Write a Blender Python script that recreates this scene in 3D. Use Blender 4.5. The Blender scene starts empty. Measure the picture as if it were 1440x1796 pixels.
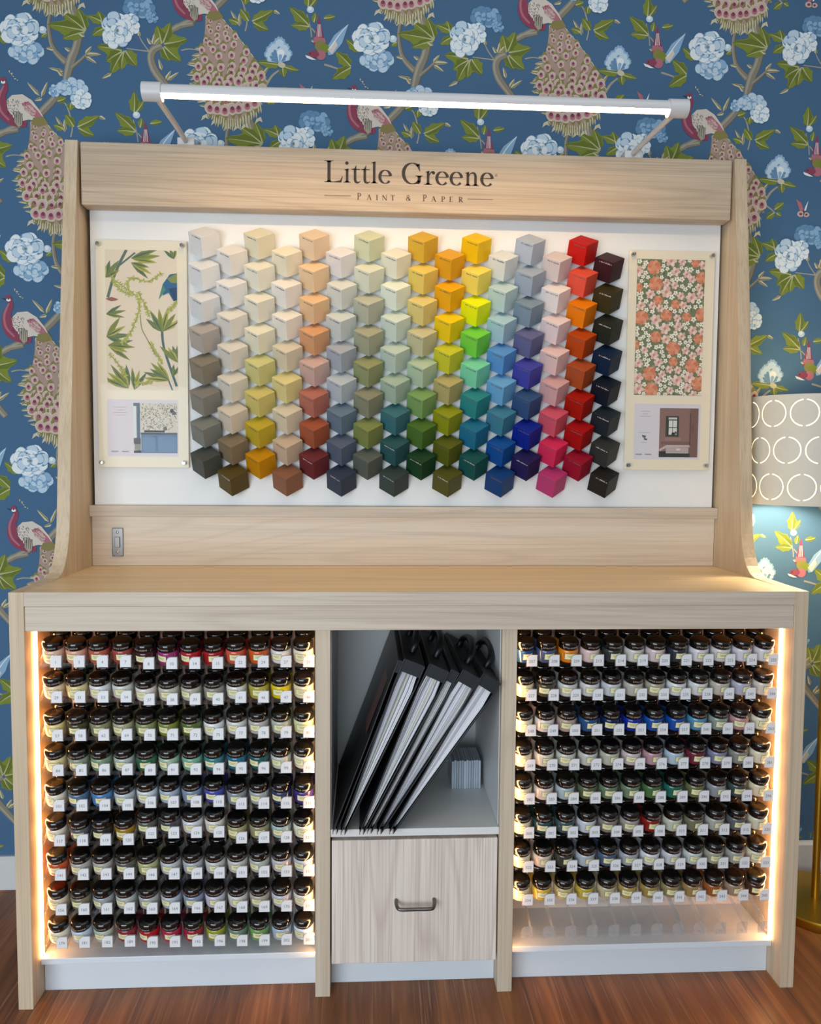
import bpy, bmesh, math, random
from mathutils import Matrix, Vector
PI = math.pi
rnd = random.Random(7)
S = bpy.context.scene
COL = S.collection

# ------------------------------------------------------------------ materials
def lin(h):
    h = h.lstrip('#')
    o = []
    for i in (0, 2, 4):
        c = int(h[i:i+2], 16) / 255
        o.append(c/12.92 if c <= .04045 else ((c+.055)/1.055)**2.4)
    return (o[0], o[1], o[2], 1)
MATS = {}
def mat(name, col, rough=.5, metal=0, coat=0, emit=0, spec=.5, bump=0):
    key = (name, col, rough, metal, coat, emit)
    if key in MATS: return MATS[key]
    m = bpy.data.materials.new(name); m.use_nodes = True
    b = m.node_tree.nodes['Principled BSDF']
    c = lin(col) if isinstance(col, str) else col
    b.inputs['Base Color'].default_value = c
    b.inputs['Roughness'].default_value = rough
    b.inputs['Metallic'].default_value = metal
    b.inputs['Coat Weight'].default_value = coat
    b.inputs['Specular IOR Level'].default_value = spec
    if emit:
        b.inputs['Emission Color'].default_value = c
        b.inputs['Emission Strength'].default_value = emit
    MATS[key] = m
    return m
def nd(m, t, **kw):
    n = m.node_tree.nodes.new(t)
    for k, v in kw.items(): setattr(n, k, v)
    return n
def wood(name, axis, c1, c2, c3, rough=.5, streak=1.0, seed=0.0):
    """pale woodgrain laminate; axis = grain direction"""
    m = bpy.data.materials.new(name); m.use_nodes = True
    L = m.node_tree.links; b = m.node_tree.nodes['Principled BSDF']
    tc = nd(m, 'ShaderNodeTexCoord')
    def mp(across, along):
        n = nd(m, 'ShaderNodeMapping')
        s = [across]*3; s['XYZ'.index(axis)] = along
        n.inputs['Scale'].default_value = s
        n.inputs['Location'].default_value = (seed, seed*1.7, seed*.6)
        L.new(tc.outputs['Object'], n.inputs['Vector']); return n
    n1 = nd(m, 'ShaderNodeTexNoise'); n1.inputs['Scale'].default_value = 1; n1.inputs['Detail'].default_value = 6
    n1.inputs['Distortion'].default_value = 1.2; n1.inputs['Roughness'].default_value = .55
    L.new(mp(26, .9).outputs[0], n1.inputs['Vector'])
    n2 = nd(m, 'ShaderNodeTexNoise'); n2.inputs['Scale'].default_value = 1; n2.inputs['Detail'].default_value = 3
    L.new(mp(240, 3).outputs[0], n2.inputs['Vector'])
    n3 = nd(m, 'ShaderNodeTexNoise'); n3.inputs['Scale'].default_value = 1; n3.inputs['Detail'].default_value = 1
    L.new(mp(5, .5).outputs[0], n3.inputs['Vector'])
    # contour lines of a slow noise give the cathedral figure
    mm = nd(m, 'ShaderNodeMath', operation='MULTIPLY'); mm.inputs[1].default_value = 22
    L.new(n3.outputs['Fac'], mm.inputs[0])
    fr = nd(m, 'ShaderNodeMath', operation='PINGPONG'); fr.inputs[1].default_value = 1
    L.new(mm.outputs[0], fr.inputs[0])
    r1 = nd(m, 'ShaderNodeValToRGB')
    r1.color_ramp.elements[0].position = .3; r1.color_ramp.elements[0].color = lin(c2)
    r1.color_ramp.elements[1].position = .68; r1.color_ramp.elements[1].color = lin(c1)
    L.new(n1.outputs['Fac'], r1.inputs['Fac'])
    mx = nd(m, 'ShaderNodeMix', data_type='RGBA'); mx.inputs['B'].default_value = lin(c3)
    r2 = nd(m, 'ShaderNodeMapRange'); r2.inputs['From Min'].default_value = .48; r2.inputs['From Max'].default_value = .72
    r2.inputs['To Max'].default_value = .55*streak
    L.new(n2.outputs['Fac'], r2.inputs['Value']); L.new(r2.outputs[0], mx.inputs['Factor']); L.new(r1.outputs[0], mx.inputs['A'])
    mx2 = nd(m, 'ShaderNodeMix', data_type='RGBA'); mx2.inputs['B'].default_value = lin(c3)
    r3 = nd(m, 'ShaderNodeMapRange'); r3.inputs['From Min'].default_value = .7; r3.inputs['From Max'].default_value = 1.0
    r3.inputs['To Max'].default_value = .3*streak
    L.new(fr.outputs[0], r3.inputs['Value']); L.new(r3.outputs[0], mx2.inputs['Factor']); L.new(mx.outputs['Result'], mx2.inputs['A'])
    L.new(mx2.outputs['Result'], b.inputs['Base Color'])
    b.inputs['Roughness'].default_value = rough
    b.inputs['Specular IOR Level'].default_value = .35
    bp = nd(m, 'ShaderNodeBump'); bp.inputs['Strength'].default_value = .06; bp.inputs['Distance'].default_value = .001
    L.new(n2.outputs['Fac'], bp.inputs['Height']); L.new(bp.outputs[0], b.inputs['Normal'])
    return m
def clear(name, tint=(1, 1, 1), ior=1.49, rough=.02, haze=0):
    m = bpy.data.materials.new(name); m.use_nodes = True
    nt = m.node_tree; nt.nodes.clear()
    o = nd(m, 'ShaderNodeOutputMaterial'); t = nd(m, 'ShaderNodeBsdfTransparent'); g = nd(m, 'ShaderNodeBsdfGlossy')
    lw = nd(m, 'ShaderNodeLayerWeight'); lw.inputs['Blend'].default_value = .5
    pw = nd(m, 'ShaderNodeMath', operation='POWER'); pw.inputs[1].default_value = 7
    f = nd(m, 'ShaderNodeMapRange'); f.inputs['To Min'].default_value = ((ior-1)/(ior+1))**2; f.inputs['To Max'].default_value = .75
    nt.links.new(lw.outputs['Facing'], pw.inputs[0]); nt.links.new(pw.outputs[0], f.inputs['Value'])
    x = nd(m, 'ShaderNodeMixShader')
    t.inputs['Color'].default_value = (*tint, 1); g.inputs['Roughness'].default_value = rough
    nt.links.new(f.outputs[0], x.inputs[0]); nt.links.new(t.outputs[0], x.inputs[1]); nt.links.new(g.outputs[0], x.inputs[2])
    if haze:
        d = nd(m, 'ShaderNodeBsdfDiffuse'); d.inputs['Color'].default_value = (.9, .88, .87, 1); h = nd(m, 'ShaderNodeMixShader'); h.inputs[0].default_value = haze
        nt.links.new(x.outputs[0], h.inputs[1]); nt.links.new(d.outputs[0], h.inputs[2]); x = h
    nt.links.new(x.outputs[0], o.inputs['Surface'])
    return m
ASH = ('#dac9b2', '#c9b69e', '#b5a188')
W_X = wood('pale_ash_across', 'X', '#d0bca3', '#bea990', '#a9947c', seed=1.3, streak=1.3)
W_Z = wood('pale_ash_upright', 'Z', *ASH, seed=4.1)
W_X2 = wood('pale_ash_rail', 'X', '#d6c6b3', '#c6b5a1', '#b09e8a', seed=7.7)
W_TOP = wood('pale_ash_worktop', 'X', '#ecd0a4', '#dfbf90', '#cfad7e', seed=11.2, rough=.38)
W_SD = wood('ash_side_panel', 'Z', '#dac5a8', '#c9b294', '#b69d7e', seed=9.4)
W_SP = wood('bleached_ash_splash', 'X', '#eadac6', '#dfccb6', '#ccb79e', seed=5.5)
W_DR = wood('ash_drawer_front', 'Z', '#efe2d5', '#dfcfc2', '#c2ada1', seed=2.2, streak=1.5)
WHITE = mat('white_laminate_blue_cast', '#dde3e8', .3)  # white laminate with the blue daylight cast put into its colour
BOARDW = mat('white_display_board', '#ecebe8', .55)
PANELIN = mat('cream_back_panel', '#dccdc2', .5)
GREYIN = mat('grey_compartment_lining', '#d6d8d8', .4)
BLACKG = mat('gloss_black_plastic', '#0b0a09', .07, spec=1.0)
STEEL = mat('brushed_steel', '#75716d', .34, 1)
CHROME = mat('polished_steel', '#d4d2ce', .15, 1)
ACRY = clear('clear_acrylic', (.99, .99, .99), 1.35, .05, 0)
ACRY2 = clear('clear_acrylic_edge', (.95, .95, .95), 1.7, .05, .13)
SHEET = clear('clear_cover_sheet', (.99, .99, .985), 1.2)
DARKTXT = mat('dark_brown_lettering', '#3a2a24', .6)
LED = mat('warm_light_strip', (1.0, .52, .21, 1), .5, emit=35)
TUBEL = mat('warm_white_diffuser', (1.0, .68, .34, 1), .5, emit=40)
ALU = mat('white_painted_aluminium', '#d4d3d4', .35)

# ------------------------------------------------------------------ object helpers
def tag(o, label=None, cat=None, group=None, kind=None):
    if label: o['label'] = label
    if cat: o['category'] = cat
    if group: o['group'] = group
    if kind: o['kind'] = kind
    return o
def empty(name, loc, label, cat, group=None):
    o = bpy.data.objects.new(name, None); COL.objects.link(o); o.location = loc
    o.empty_display_size = .05
    return tag(o, label, cat, group)
def origin(p):
    v = Vector((0, 0, 0))
    while p is not None:
        v = v + Vector(p.location); p = p.parent
    return v
class MB:
    """collects faces in world coordinates"""
    def __init__(s): s.v = []; s.f = []; s.m = []
    def poly(s, pts, mi=0):
        n = len(s.v); s.v += [tuple(p) for p in pts]; s.f.append(tuple(range(n, n+len(pts)))); s.m.append(mi)
    def grid(s, rows, mi=0, close=False):
        n = len(s.v); w = len(rows[0])
        for r in rows: s.v += [tuple(p) for p in r]
        for i in range(len(rows)-1):
            for j in range(w if close else w-1):
                k = (j+1) % w
                s.f.append((n+i*w+j, n+i*w+k, n+(i+1)*w+k, n+(i+1)*w+j)); s.m.append(mi)
    def box(s, x0, x1, y0, y1, z0, z1, mi=0):
        n = len(s.v)
        s.v += [(x, y, z) for x in (x0, x1) for y in (y0, y1) for z in (z0, z1)]
        for q in ((0, 1, 3, 2), (4, 6, 7, 5), (0, 4, 5, 1), (2, 3, 7, 6), (0, 2, 6, 4), (1, 5, 7, 3)):
            s.f.append(tuple(n+i for i in q)); s.m.append(mi)
    def prism(s, pts, d, mi=0):
        """closed outline pts extruded by vector d"""
        a = [Vector(p) for p in pts]; b = [p+Vector(d) for p in a]; n = len(a)
        k = len(s.v); s.v += [tuple(p) for p in a+b]
        s.f.append(tuple(range(k, k+n))); s.m.append(mi)
        s.f.append(tuple(range(k+2*n-1, k+n-1, -1))); s.m.append(mi)
        for i in range(n):
            j = (i+1) % n
            s.f.append((k+i, k+n+i, k+n+j, k+j)); s.m.append(mi)
    def lathe(s, prof, seg=24, c=(0, 0, 0), mi=0, caps=True):
        rows = [[(c[0]+r*math.cos(2*PI*j/seg), c[1]+r*math.sin(2*PI*j/seg), c[2]+z) for j in range(seg)] for r, z in prof]
        s.grid(rows, mi, True)
        if caps:
            s.poly(list(reversed(rows[0])), mi); s.poly(rows[-1], mi)
    def tube(s, path, r, seg=12, mi=0):
        P = [Vector(p) for p in path]; rows = []
        up = Vector((0, 0, 1))
        for i, p in enumerate(P):
            t = (P[min(i+1, len(P)-1)] - P[max(i-1, 0)]).normalized()
            a = t.cross(up)
            if a.length < .1: a = t.cross(Vector((1, 0, 0)))
            a.normalize(); b = a.cross(t)
            rr = r[i] if isinstance(r, (list, tuple)) else r
            rows.append([p + a*rr*math.cos(2*PI*j/seg) + b*rr*math.sin(2*PI*j/seg) for j in range(seg)])
        s.grid(rows, mi, True); s.poly(rows[0], mi); s.poly(list(reversed(rows[-1])), mi)
    def mesh(s, name, mats, off=(0, 0, 0), bevel=0, smooth=False, fix=True, seg=2):
        me = bpy.data.meshes.new(name)
        me.from_pydata([(v[0]-off[0], v[1]-off[1], v[2]-off[2]) for v in s.v], [], s.f)
        for m in (mats if isinstance(mats, (list, tuple)) else [mats]): me.materials.append(m)
        me.polygons.foreach_set('material_index', s.m)
        if fix or bevel:
            bm = bmesh.new(); bm.from_mesh(me)
            if fix: bmesh.ops.recalc_face_normals(bm, faces=bm.faces)
            if bevel:
                eds = [e for e in bm.edges if len(e.link_faces) == 2 and e.calc_face_angle(0) > .6]
                bmesh.ops.bevel(bm, geom=eds, offset=bevel, segments=seg, profile=.5, affect='EDGES', clamp_overlap=True)
            bm.to_mesh(me); bm.free()
        if smooth is True: me.polygons.foreach_set('use_smooth', [True]*len(me.polygons))
        elif smooth:
            me.polygons.foreach_set('use_smooth', [True]*len(me.polygons))
            me.set_sharp_from_angle(angle=math.radians(smooth))
        me.update()
        return me
    def obj(s, name, mats, parent=None, bevel=0, smooth=False, fix=True, label=None, seg=2):
        off = origin(parent)
        o = link(name, s.mesh(name, mats, off, bevel, smooth, fix, seg), parent)
        if label: o['label'] = label
        return o
def link(name, me, parent=None, loc=None):
    o = bpy.data.objects.new(name, me); COL.objects.link(o)
    if parent is not None: o.parent = parent
    if loc: o.location = loc
    return o
def boxobj(name, x0, x1, y0, y1, z0, z1, m, parent=None, bevel=.0012, label=None):
    b = MB(); b.box(x0, x1, y0, y1, z0, z1); return b.obj(name, m, parent, bevel, label=label)
def struct(name, b, mats, **kw):
    o = b.obj(name, mats, **kw); o['kind'] = 'structure'; return o

# ------------------------------------------------------------------ camera (solved from the photo's straight edges)
cam = bpy.data.cameras.new('camera'); co = bpy.data.objects.new('camera', cam); COL.objects.link(co)
Rm = [[0.99852623, 0.05411462, -0.00412036], [-0.0537308, 0.99641709, 0.06531448], [0.00764006, -0.06499683, 0.99785622]]
M = Matrix(((Rm[0][0], Rm[0][2], -Rm[0][1], -0.1176), (Rm[1][0], Rm[1][2], -Rm[1][1], -1.7664), (Rm[2][0], Rm[2][2], -Rm[2][1], 1.2468), (0, 0, 0, 1)))
co.matrix_world = M
cam.sensor_fit = 'HORIZONTAL'; cam.sensor_width = 36; cam.lens = 1396.19/1440*36; cam.clip_start = .05
S.camera = co

# ------------------------------------------------------------------ floor
def floor_mat():
    m = bpy.data.materials.new('brown_wood_plank_floor'); m.use_nodes = True
    L = m.node_tree.links; b = m.node_tree.nodes['Principled BSDF']
    tc = nd(m, 'ShaderNodeTexCoord')
    rot = nd(m, 'ShaderNodeMapping'); rot.inputs['Rotation'].default_value = (0, 0, math.radians(90)); rot.inputs['Location'].default_value = (.3, .06, 0)
    L.new(tc.outputs['Object'], rot.inputs['Vector'])
    br = nd(m, 'ShaderNodeTexBrick'); br.offset = .37
    br.inputs['Scale'].default_value = 1; br.inputs['Brick Width'].default_value = 1.2; br.inputs['Row Height'].default_value = .17
    br.inputs['Mortar Size'].default_value = .0012; br.inputs['Color1'].default_value = (.3, .3, .3, 1); br.inputs['Color2'].default_value = (.7, .7, .7, 1)
    br.inputs['Mortar'].default_value = (.0, .0, .0, 1)
    L.new(rot.outputs[0], br.inputs['Vector'])
    def noise(sx, sy, det, dist=0):
        mp = nd(m, 'ShaderNodeMapping'); mp.inputs['Scale'].default_value = (sx, sy, 1)
        L.new(tc.outputs['Object'], mp.inputs['Vector'])
        n = nd(m, 'ShaderNodeTexNoise'); n.inputs['Scale'].default_value = 1; n.inputs['Detail'].default_value = det; n.inputs['Distortion'].default_value = dist
        L.new(mp.outputs[0], n.inputs['Vector']); return n
    n1 = noise(26, 1.3, 7, 1.0); n2 = noise(170, 3.2, 5, .9)
    r1 = nd(m, 'ShaderNodeValToRGB'); e = r1.color_ramp.elements
    e[0].position = .28; e[0].color = lin('#57301a'); e[1].position = .76; e[1].color = lin('#a86636')
    L.new(n1.outputs['Fac'], r1.inputs['Fac'])
    mx = nd(m, 'ShaderNodeMix', data_type='RGBA'); mx.inputs['B'].default_value = lin('#c18d60')
    mr = nd(m, 'ShaderNodeMapRange'); mr.inputs['From Min'].default_value = .56; mr.inputs['From Max'].default_value = .76; mr.inputs['To Max'].default_value = .75
    L.new(n2.outputs['Fac'], mr.inputs['Value']); L.new(mr.outputs[0], mx.inputs['Factor']); L.new(r1.outputs[0], mx.inputs['A'])
    hs = nd(m, 'ShaderNodeMix', data_type='RGBA', blend_type='OVERLAY'); hs.inputs['Factor'].default_value = .22
    L.new(mx.outputs['Result'], hs.inputs['A']); L.new(br.outputs['Color'], hs.inputs['B'])
    L.new(hs.outputs['Result'], b.inputs['Base Color'])
    b.inputs['Roughness'].default_value = .42
    bp = nd(m, 'ShaderNodeBump'); bp.inputs['Strength'].default_value = .12; bp.inputs['Distance'].default_value = .002
    L.new(n2.outputs['Fac'], bp.inputs['Height']); L.new(bp.outputs[0], b.inputs['Normal'])
    return m
fl = MB(); fl.box(-2.6, 2.6, -3.2, .56, -.05, 0)
struct('floor', fl, floor_mat(), fix=True)

# ------------------------------------------------------------------ papered wall: printed birds and flowers, repeated on a half drop
WY = .53
WC = dict(base='#4a6c8c', leaf='#7f8a38', leafd='#6a7631', vein='#b9b98c', br='#8b8576', brl='#a7a08e', brd='#6a655a', pw='#e9eeee', pl='#c3d6e3',
          pm='#8fb2cf', pd='#6a91b2', pe='#4f7da3', red='#91475c', redl='#b5707c', tau='#b09488', maro='#7b474f', cream='#cfc6aa', olive='#8c8250', pinkp='#cfb0aa', ink='#3a3a40', wing='#d9cdc0')
WN = list(WC)
wallm = [mat('wallpaper_'+k, WC[k], .75, spec=.2) for k in WN]
wb = MB()
def P2(px, py): return (-.6613+(px-300)*.00154, 2.3471-(py-100)*.00152)
CELL = []          # (layer, colour, [(x,z)...]) in wall metres
def cp(layer, col, pts): CELL.append((layer, WN.index(col), [P2(*p) for p in pts]))
def ell(layer, col, x, y, rx, ry, a=0, n=14, wob=0):
    c, s = math.cos(a), math.sin(a); o = []
    for i in range(n):
        t = 2*PI*i/n; r = 1+(rnd.uniform(-wob, wob) if wob else 0)
        u, v = rx*r*math.cos(t), ry*r*math.sin(t)
        o.append((x+u*c-v*s, y+u*s+v*c))
    cp(layer, col, o)
def spline(pts, n=8):
    o = []
    for i in range(len(pts)-1):
        p0, p1, p2, p3 = pts[max(i-1, 0)], pts[i], pts[i+1], pts[min(i+2, len(pts)-1)]
        for k in range(n):
            t = k/n
            o.append(tuple(.5*((2*p1[d])+(-p0[d]+p2[d])*t+(2*p0[d]-5*p1[d]+4*p2[d]-p3[d])*t*t+(-p0[d]+3*p1[d]-3*p2[d]+p3[d])*t**3) for d in range(len(p1))))
    o.append(tuple(pts[-1])); return o
def ribbon(layer, col, pts, n=6):
    """pts = (x, y, width)"""
    q = spline(pts, n)
    for i in range(len(q)-1):
        def nr(k):
            a, b = q[max(k-1, 0)], q[min(k+1, len(q)-1)]
            dx, dy = b[0]-a[0], b[1]-a[1]; l = math.hypot(dx, dy) or 1
            return -dy/l, dx/l
        n0, n1 = nr(i), nr(i+1); a, b = q[i], q[i+1]
        cp(layer, col, [(a[0]+n0[0]*a[2]/2, a[1]+n0[1]*a[2]/2), (b[0]+n1[0]*b[2]/2, b[1]+n1[1]*b[2]/2), (b[0]-n1[0]*b[2]/2, b[1]-n1[1]*b[2]/2), (a[0]-n0[0]*a[2]/2, a[1]-n0[1]*a[2]/2)])
def leaf(b, t, w, layer=3, col='leaf', vein=True, serr=3):
    wide = 1.55 if col == 'leaf' else 1
    dx, dy = t[0]-b[0], t[1]-b[1]; l = math.hypot(dx, dy); ux, uy = dx/l, dy/l; nx, ny = -uy, ux
    def side(s, k=1.0):
        o = []
        for i in range(1, serr*2):
            f = i/(serr*2); wd = w*wide*k*math.sin(PI*f**.75)*(1.0 if i % 2 else .74)*s
            o.append((b[0]+ux*l*f+nx*wd, b[1]+uy*l*f+ny*wd))
        return o
    L_, R_ = side(1), side(-1)
    for k in range(len(L_)+1):           # built as strips so lobed outlines stay simple polygons
        lo = [b] if k == 0 else [L_[k-1], R_[k-1]]
        hi = [t] if k == len(L_) else [R_[k], L_[k]]
        cp(layer, col, lo[:1]+lo[1:]+hi)
    half = side(1, .8)
    for k in range(len(half)+1):
        f0, f1 = k/(serr*2), (k+1)/(serr*2)
        m0 = (b[0]+ux*l*f0, b[1]+uy*l*f0); m1 = (b[0]+ux*l*f1, b[1]+uy*l*f1)
        pts = [m0, m1]
        if k < len(half): pts.append(half[k])
        if k > 0: pts.append(half[k-1])
        if len(pts) >= 3: cp(layer+1, 'leafd' if col == 'leaf' else 'olive', pts)
    if vein: ribbon(layer+2, 'vein', [(b[0], b[1], 2.6), (b[0]+ux*l*.5+nx*.8, b[1]+uy*l*.5+ny*.8, 1.6), (b[0]+ux*l*.9, b[1]+uy*l*.9, .5)], 3)
def bud(b, t, w=3.2):
    leaf(b, t, w, 3, 'cream', False, 2)
def petal(layer, x, y, a, l, w, c0, c1, c2):
    """fan petal from (x,y) in direction a: dark root, pale rim"""
    for k, (c, f, g) in enumerate(((c2, 1, 1), (c1, .9, .88), (c0, .62, .62))):
        o = [(x, y)]
        for i in range(9):
            t = -1+2*i/8; r = l*f*(1-.16*t*t+(.05 if i % 2 else 0)); aa = a+t*w*g
            o.append((x+r*math.cos(aa), y+r*math.sin(aa)))
        cp(layer+k, c, o)
def rose_petal(L, x, y, r, a, tones):
    """one cupped petal: deep edge below, body, pale rim turned outwards"""
    ca, sa = math.cos(a), math.sin(a)
    ell(L, tones[0], x-ca*r*.10, y-sa*r*.10, r*1.08, r*.98, a+PI/2, 12, .05)
    ell(L, tones[2], x, y, r, r*.9, a+PI/2, 12, .06)
    ell(L, tones[1], x+ca*r*.16, y+sa*r*.16, r*.86, r*.66, a+PI/2, 12, .08)
def peony(x, y, rx, ry, tones, n=(11, 9, 6), layer=9, heart=True):
    L = layer
    for ring, (cnt, f, g) in enumerate(zip(n, (.70, .46, .22), (.36, .31, .24))):
        order = list(range(cnt)); rnd.shuffle(order)
        for i in order:
            a = 2*PI*i/cnt+rnd.uniform(-.22, .22)+ring*.4; k = rnd.uniform(.88, 1.12)
            tn = tones if rnd.random() < .75 else (tones[0], tones[2], tones[0])
            rose_petal(L, x+rx*f*k*math.cos(a), y+ry*f*k*math.sin(a), (rx+ry)/2*g*rnd.uniform(.9, 1.12), a, tn)
        L += 1
    if heart:
        ell(L, 'pm', x, y, rx*.15, ry*.13); ell(L+.5, 'olive', x+1, y, rx*.07, ry*.07)
BL = ('pd', 'pw', 'pl'); MID = ('pd', 'pl', 'pm'); DK = ('pe', 'pm', 'pd')
# branches
def branch(pts):
    ribbon(0, 'brd', [(x+1.2, y+.4, w+1.6) for x, y, w in pts]); ribbon(1, 'br', pts); ribbon(2, 'brl', [(x-w*.2, y, w*.32) for x, y, w in pts])
branch([(112, -4, 9), (124, 12, 12), (132, 30, 12), (138, 62, 13), (134, 88, 13), (124, 112, 15), (115, 148, 11)])
branch([(104, 4, 3.5), (92, 28, 4), (87, 50, 5), (90, 80, 6), (98, 98, 8), (116, 116, 11)])
branch([(126, 124, 5), (142, 110, 4), (156, 98, 3), (172, 98, 2)])
branch([(284, 80, 12), (269, 88, 13), (264, 104, 12), (271, 126, 13), (288, 148, 12), (306, 170, 10)])
branch([(62, 216, 8), (72, 203, 12), (90, 184, 12), (99, 172, 9)])
branch([(-6, 248, 8), (14, 236, 10), (38, 226, 8)]); branch([(298, 58, 5), (312, 46, 10), (340, 40, 8)])
ribbon(1, 'brl', [(266, 92, 2.5), (244, 90, 2), (222, 88, 1.6)]); ribbon(1, 'brl', [(262, 92, 2), (250, 76, 2), (244, 64, 1.5)])
ribbon(1, 'brl', [(122, 246, 2.6), (125, 226, 2.2), (118, 196, 2.6), (112, 186, 2)])
ribbon(1, 'brl', [(240, 252, 2), (238, 236, 2), (232, 212, 1.6)]); ribbon(1, 'brl', [(240, 236, 2), (252, 250, 2.6), (256, 258, 2)])
ribbon(1, 'brl', [(491, 117, 3), (478, 128, 4), (466, 146, 5), (456, 152, 5)]); ribbon(1, 'brl', [(462, 148, 3), (478, 158, 3), (488, 166, 2)])
ribbon(1, 'brl', [(572, 104, 3.5), (584, 107, 3.5), (600, 112, 2.5)]); ribbon(1, 'brl', [(318, 88, 2.4), (332, 85, 2), (350, 87, 1.6)])
ribbon(1, 'brl', [(60, 70, 2), (48, 90, 2)])
# leaf sprays
for b, t, w in (((152, 60), (85, 51), 11), ((150, 58), (112, 30), 9), ((152, 58), (138, 20), 8), ((150, 62), (110, 75), 7),
                ((182, 44), (154, 33), 6), ((180, 46), (174, 24), 6), ((184, 54), (162, 68), 6),
                ((214, 92), (170, 86), 9), ((214, 94), (186, 112), 10), ((216, 94), (194, 133), 10), ((220, 92), (240, 119), 9), ((218, 92), (212, 126), 9),
                ((284, 78), (276, 46), 9), ((286, 76), (300, 40), 9), ((288, 78), (330, 68), 9), ((288, 82), (318, 108), 9), ((286, 84), (298, 108), 8),
                ((128, 228), (113, 206), 6), ((134, 228), (174, 207), 7), ((136, 230), (164, 243), 6), ((110, 232), (92, 226), 5),
                ((236, 232), (200, 200), 8), ((236, 234), (202, 232), 6), ((234, 200), (235, 162), 7), ((238, 198), (252, 178), 4), ((244, 226), (247, 208), 4), ((262, 218), (284, 214), 4),
                ((493, 108), (452, 104), 6), ((498, 110), (528, 117), 4), ((498, 112), (500, 130), 5), ((486, 160), (505, 146), 5), ((486, 166), (470, 178), 5), ((490, 166), (500, 172), 4),
                ((620, 106), (592, 80), 8), ((620, 108), (586, 130), 8), ((16, 86), (-8, 64), 6), ((230, 34), (246, 34), 6), ((124, 186), (122, 200), 5), ((100, 184), (116, 178), 5), ((84, 66), (74, 74), 4)):
    leaf(b, t, w)
for b, t in (((70, 176), (48, 152)), ((72, 178), (84, 150)), ((74, 180), (60, 184)), ((112, 236), (96, 210)), ((112, 238), (112, 214)), ((150, 100), (162, 86)), ((152, 101), (178, 100)), ((150, 104), (170, 116)),
             ((96, 94), (82, 92)), ((112, 132), (86, 126)), ((110, 140), (100, 128)), ((124, 96), (114, 90)), ((266, 80), (258, 68)), ((268, 80), (272, 60)), ((270, 80), (282, 66)), ((244, 66), (246, 58)),
             ((290, 140), (300, 124)), ((292, 142), (314, 126)), ((284, 124), (278, 104)), ((196, 132), (178, 142)), ((172, 208), (184, 214)), ((462, 126), (472, 112)), ((560, 66), (548, 62)), ((150, 70), (136, 62))):
    bud(b, t, 3.6)
# peonies
peony(48, 99, 31, 20, MID, (10, 8, 5), 9, False); peony(38, 62, 34, 28, BL, (12, 9, 7), 18)
ell(9, 'pl', 77, 61, 7, 6.5); ell(10, 'pw', 76, 59, 4, 4)
peony(246, 16, 30, 17, DK, (9, 6, 4), 9, False); peony(268, 33, 10, 11, DK, (6, 4, 3), 9, False)
peony(230, 46, 17, 20, BL, (8, 6, 4), 14, False); peony(206, 58, 28, 32, BL, (11, 9, 6), 20)
peony(96, 166, 11, 11, MID, (7, 5, 3), 9, False); peony(126, 160, 30, 15, MID, (9, 7, 4), 11, False); peony(142, 180, 20, 18, BL, (9, 6, 4), 18, False)
ell(9, 'pl', 238, 204, 6.5, 6); ell(10, 'pw', 237, 202, 3.5, 3.5)
for a, l in ((-2.5, 30), (-2.15, 34), (-.75, 32), (-1.15, 38), (-1.85, 38), (-1.5, 46), (-2.8, 22), (-.5, 24)):
    petal(9+rnd.random(), 490, 104, a, l*.98, .27, 'pd', 'pl', 'pm')
petal(14, 492, 108, -1.45, 30, .34, 'pm', 'pw', 'pl')
ell(17, 'cream', 496, 108, 7, 5, .3)
# bird with raised tail
cp(10, 'red', [(563, 18), (572, 60), (566, 72), (553, 70), (554, 58)]); cp(11, 'redl', [(554, 56), (573, 58), (575, 66), (553, 66)])
ell(12, 'olive', 565, 72, 10, 10); ell(12, 'leaf', 572, 76, 9, 9); cp(11, 'pm', [(576, 76), (590, 52), (616, 31), (604, 66), (588, 86), (580, 88)])
cp(12, 'wing', [(578, 78), (592, 60), (596, 70), (586, 86)]); ribbon(13, 'pw', [(582, 76, 2), (600, 50, 1.6), (614, 34, 1)])
ell(13, 'redl', 566, 88, 9, 9); ell(14, 'red', 553, 87, 10, 6.5); cp(15, 'pw', [(538, 89), (546, 91), (558, 97), (550, 97), (541, 94)]); ell(16, 'ink', 547, 86, 1.4, 1.4)
for k in range(4): ribbon(13, 'pw', [(559+2.6*k, 56, .9), (561+1.4*k, 34, .6)], 2)
# butterfly
cp(10, 'redl', [(527, 139), (537, 146), (543, 160), (536, 164)]); cp(10, 'pw', [(551, 142), (546, 152), (543, 162), (547, 160)])
ell(10, 'pinkp', 537, 167, 7, 5.5); ell(10, 'pinkp', 548, 168, 6, 4.5); ell(11, 'maro', 537, 167, 3, 2.4); ell(11, 'maro', 548, 168, 2.4, 2); ell(12, 'ink', 543, 164, 1, 6)
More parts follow.
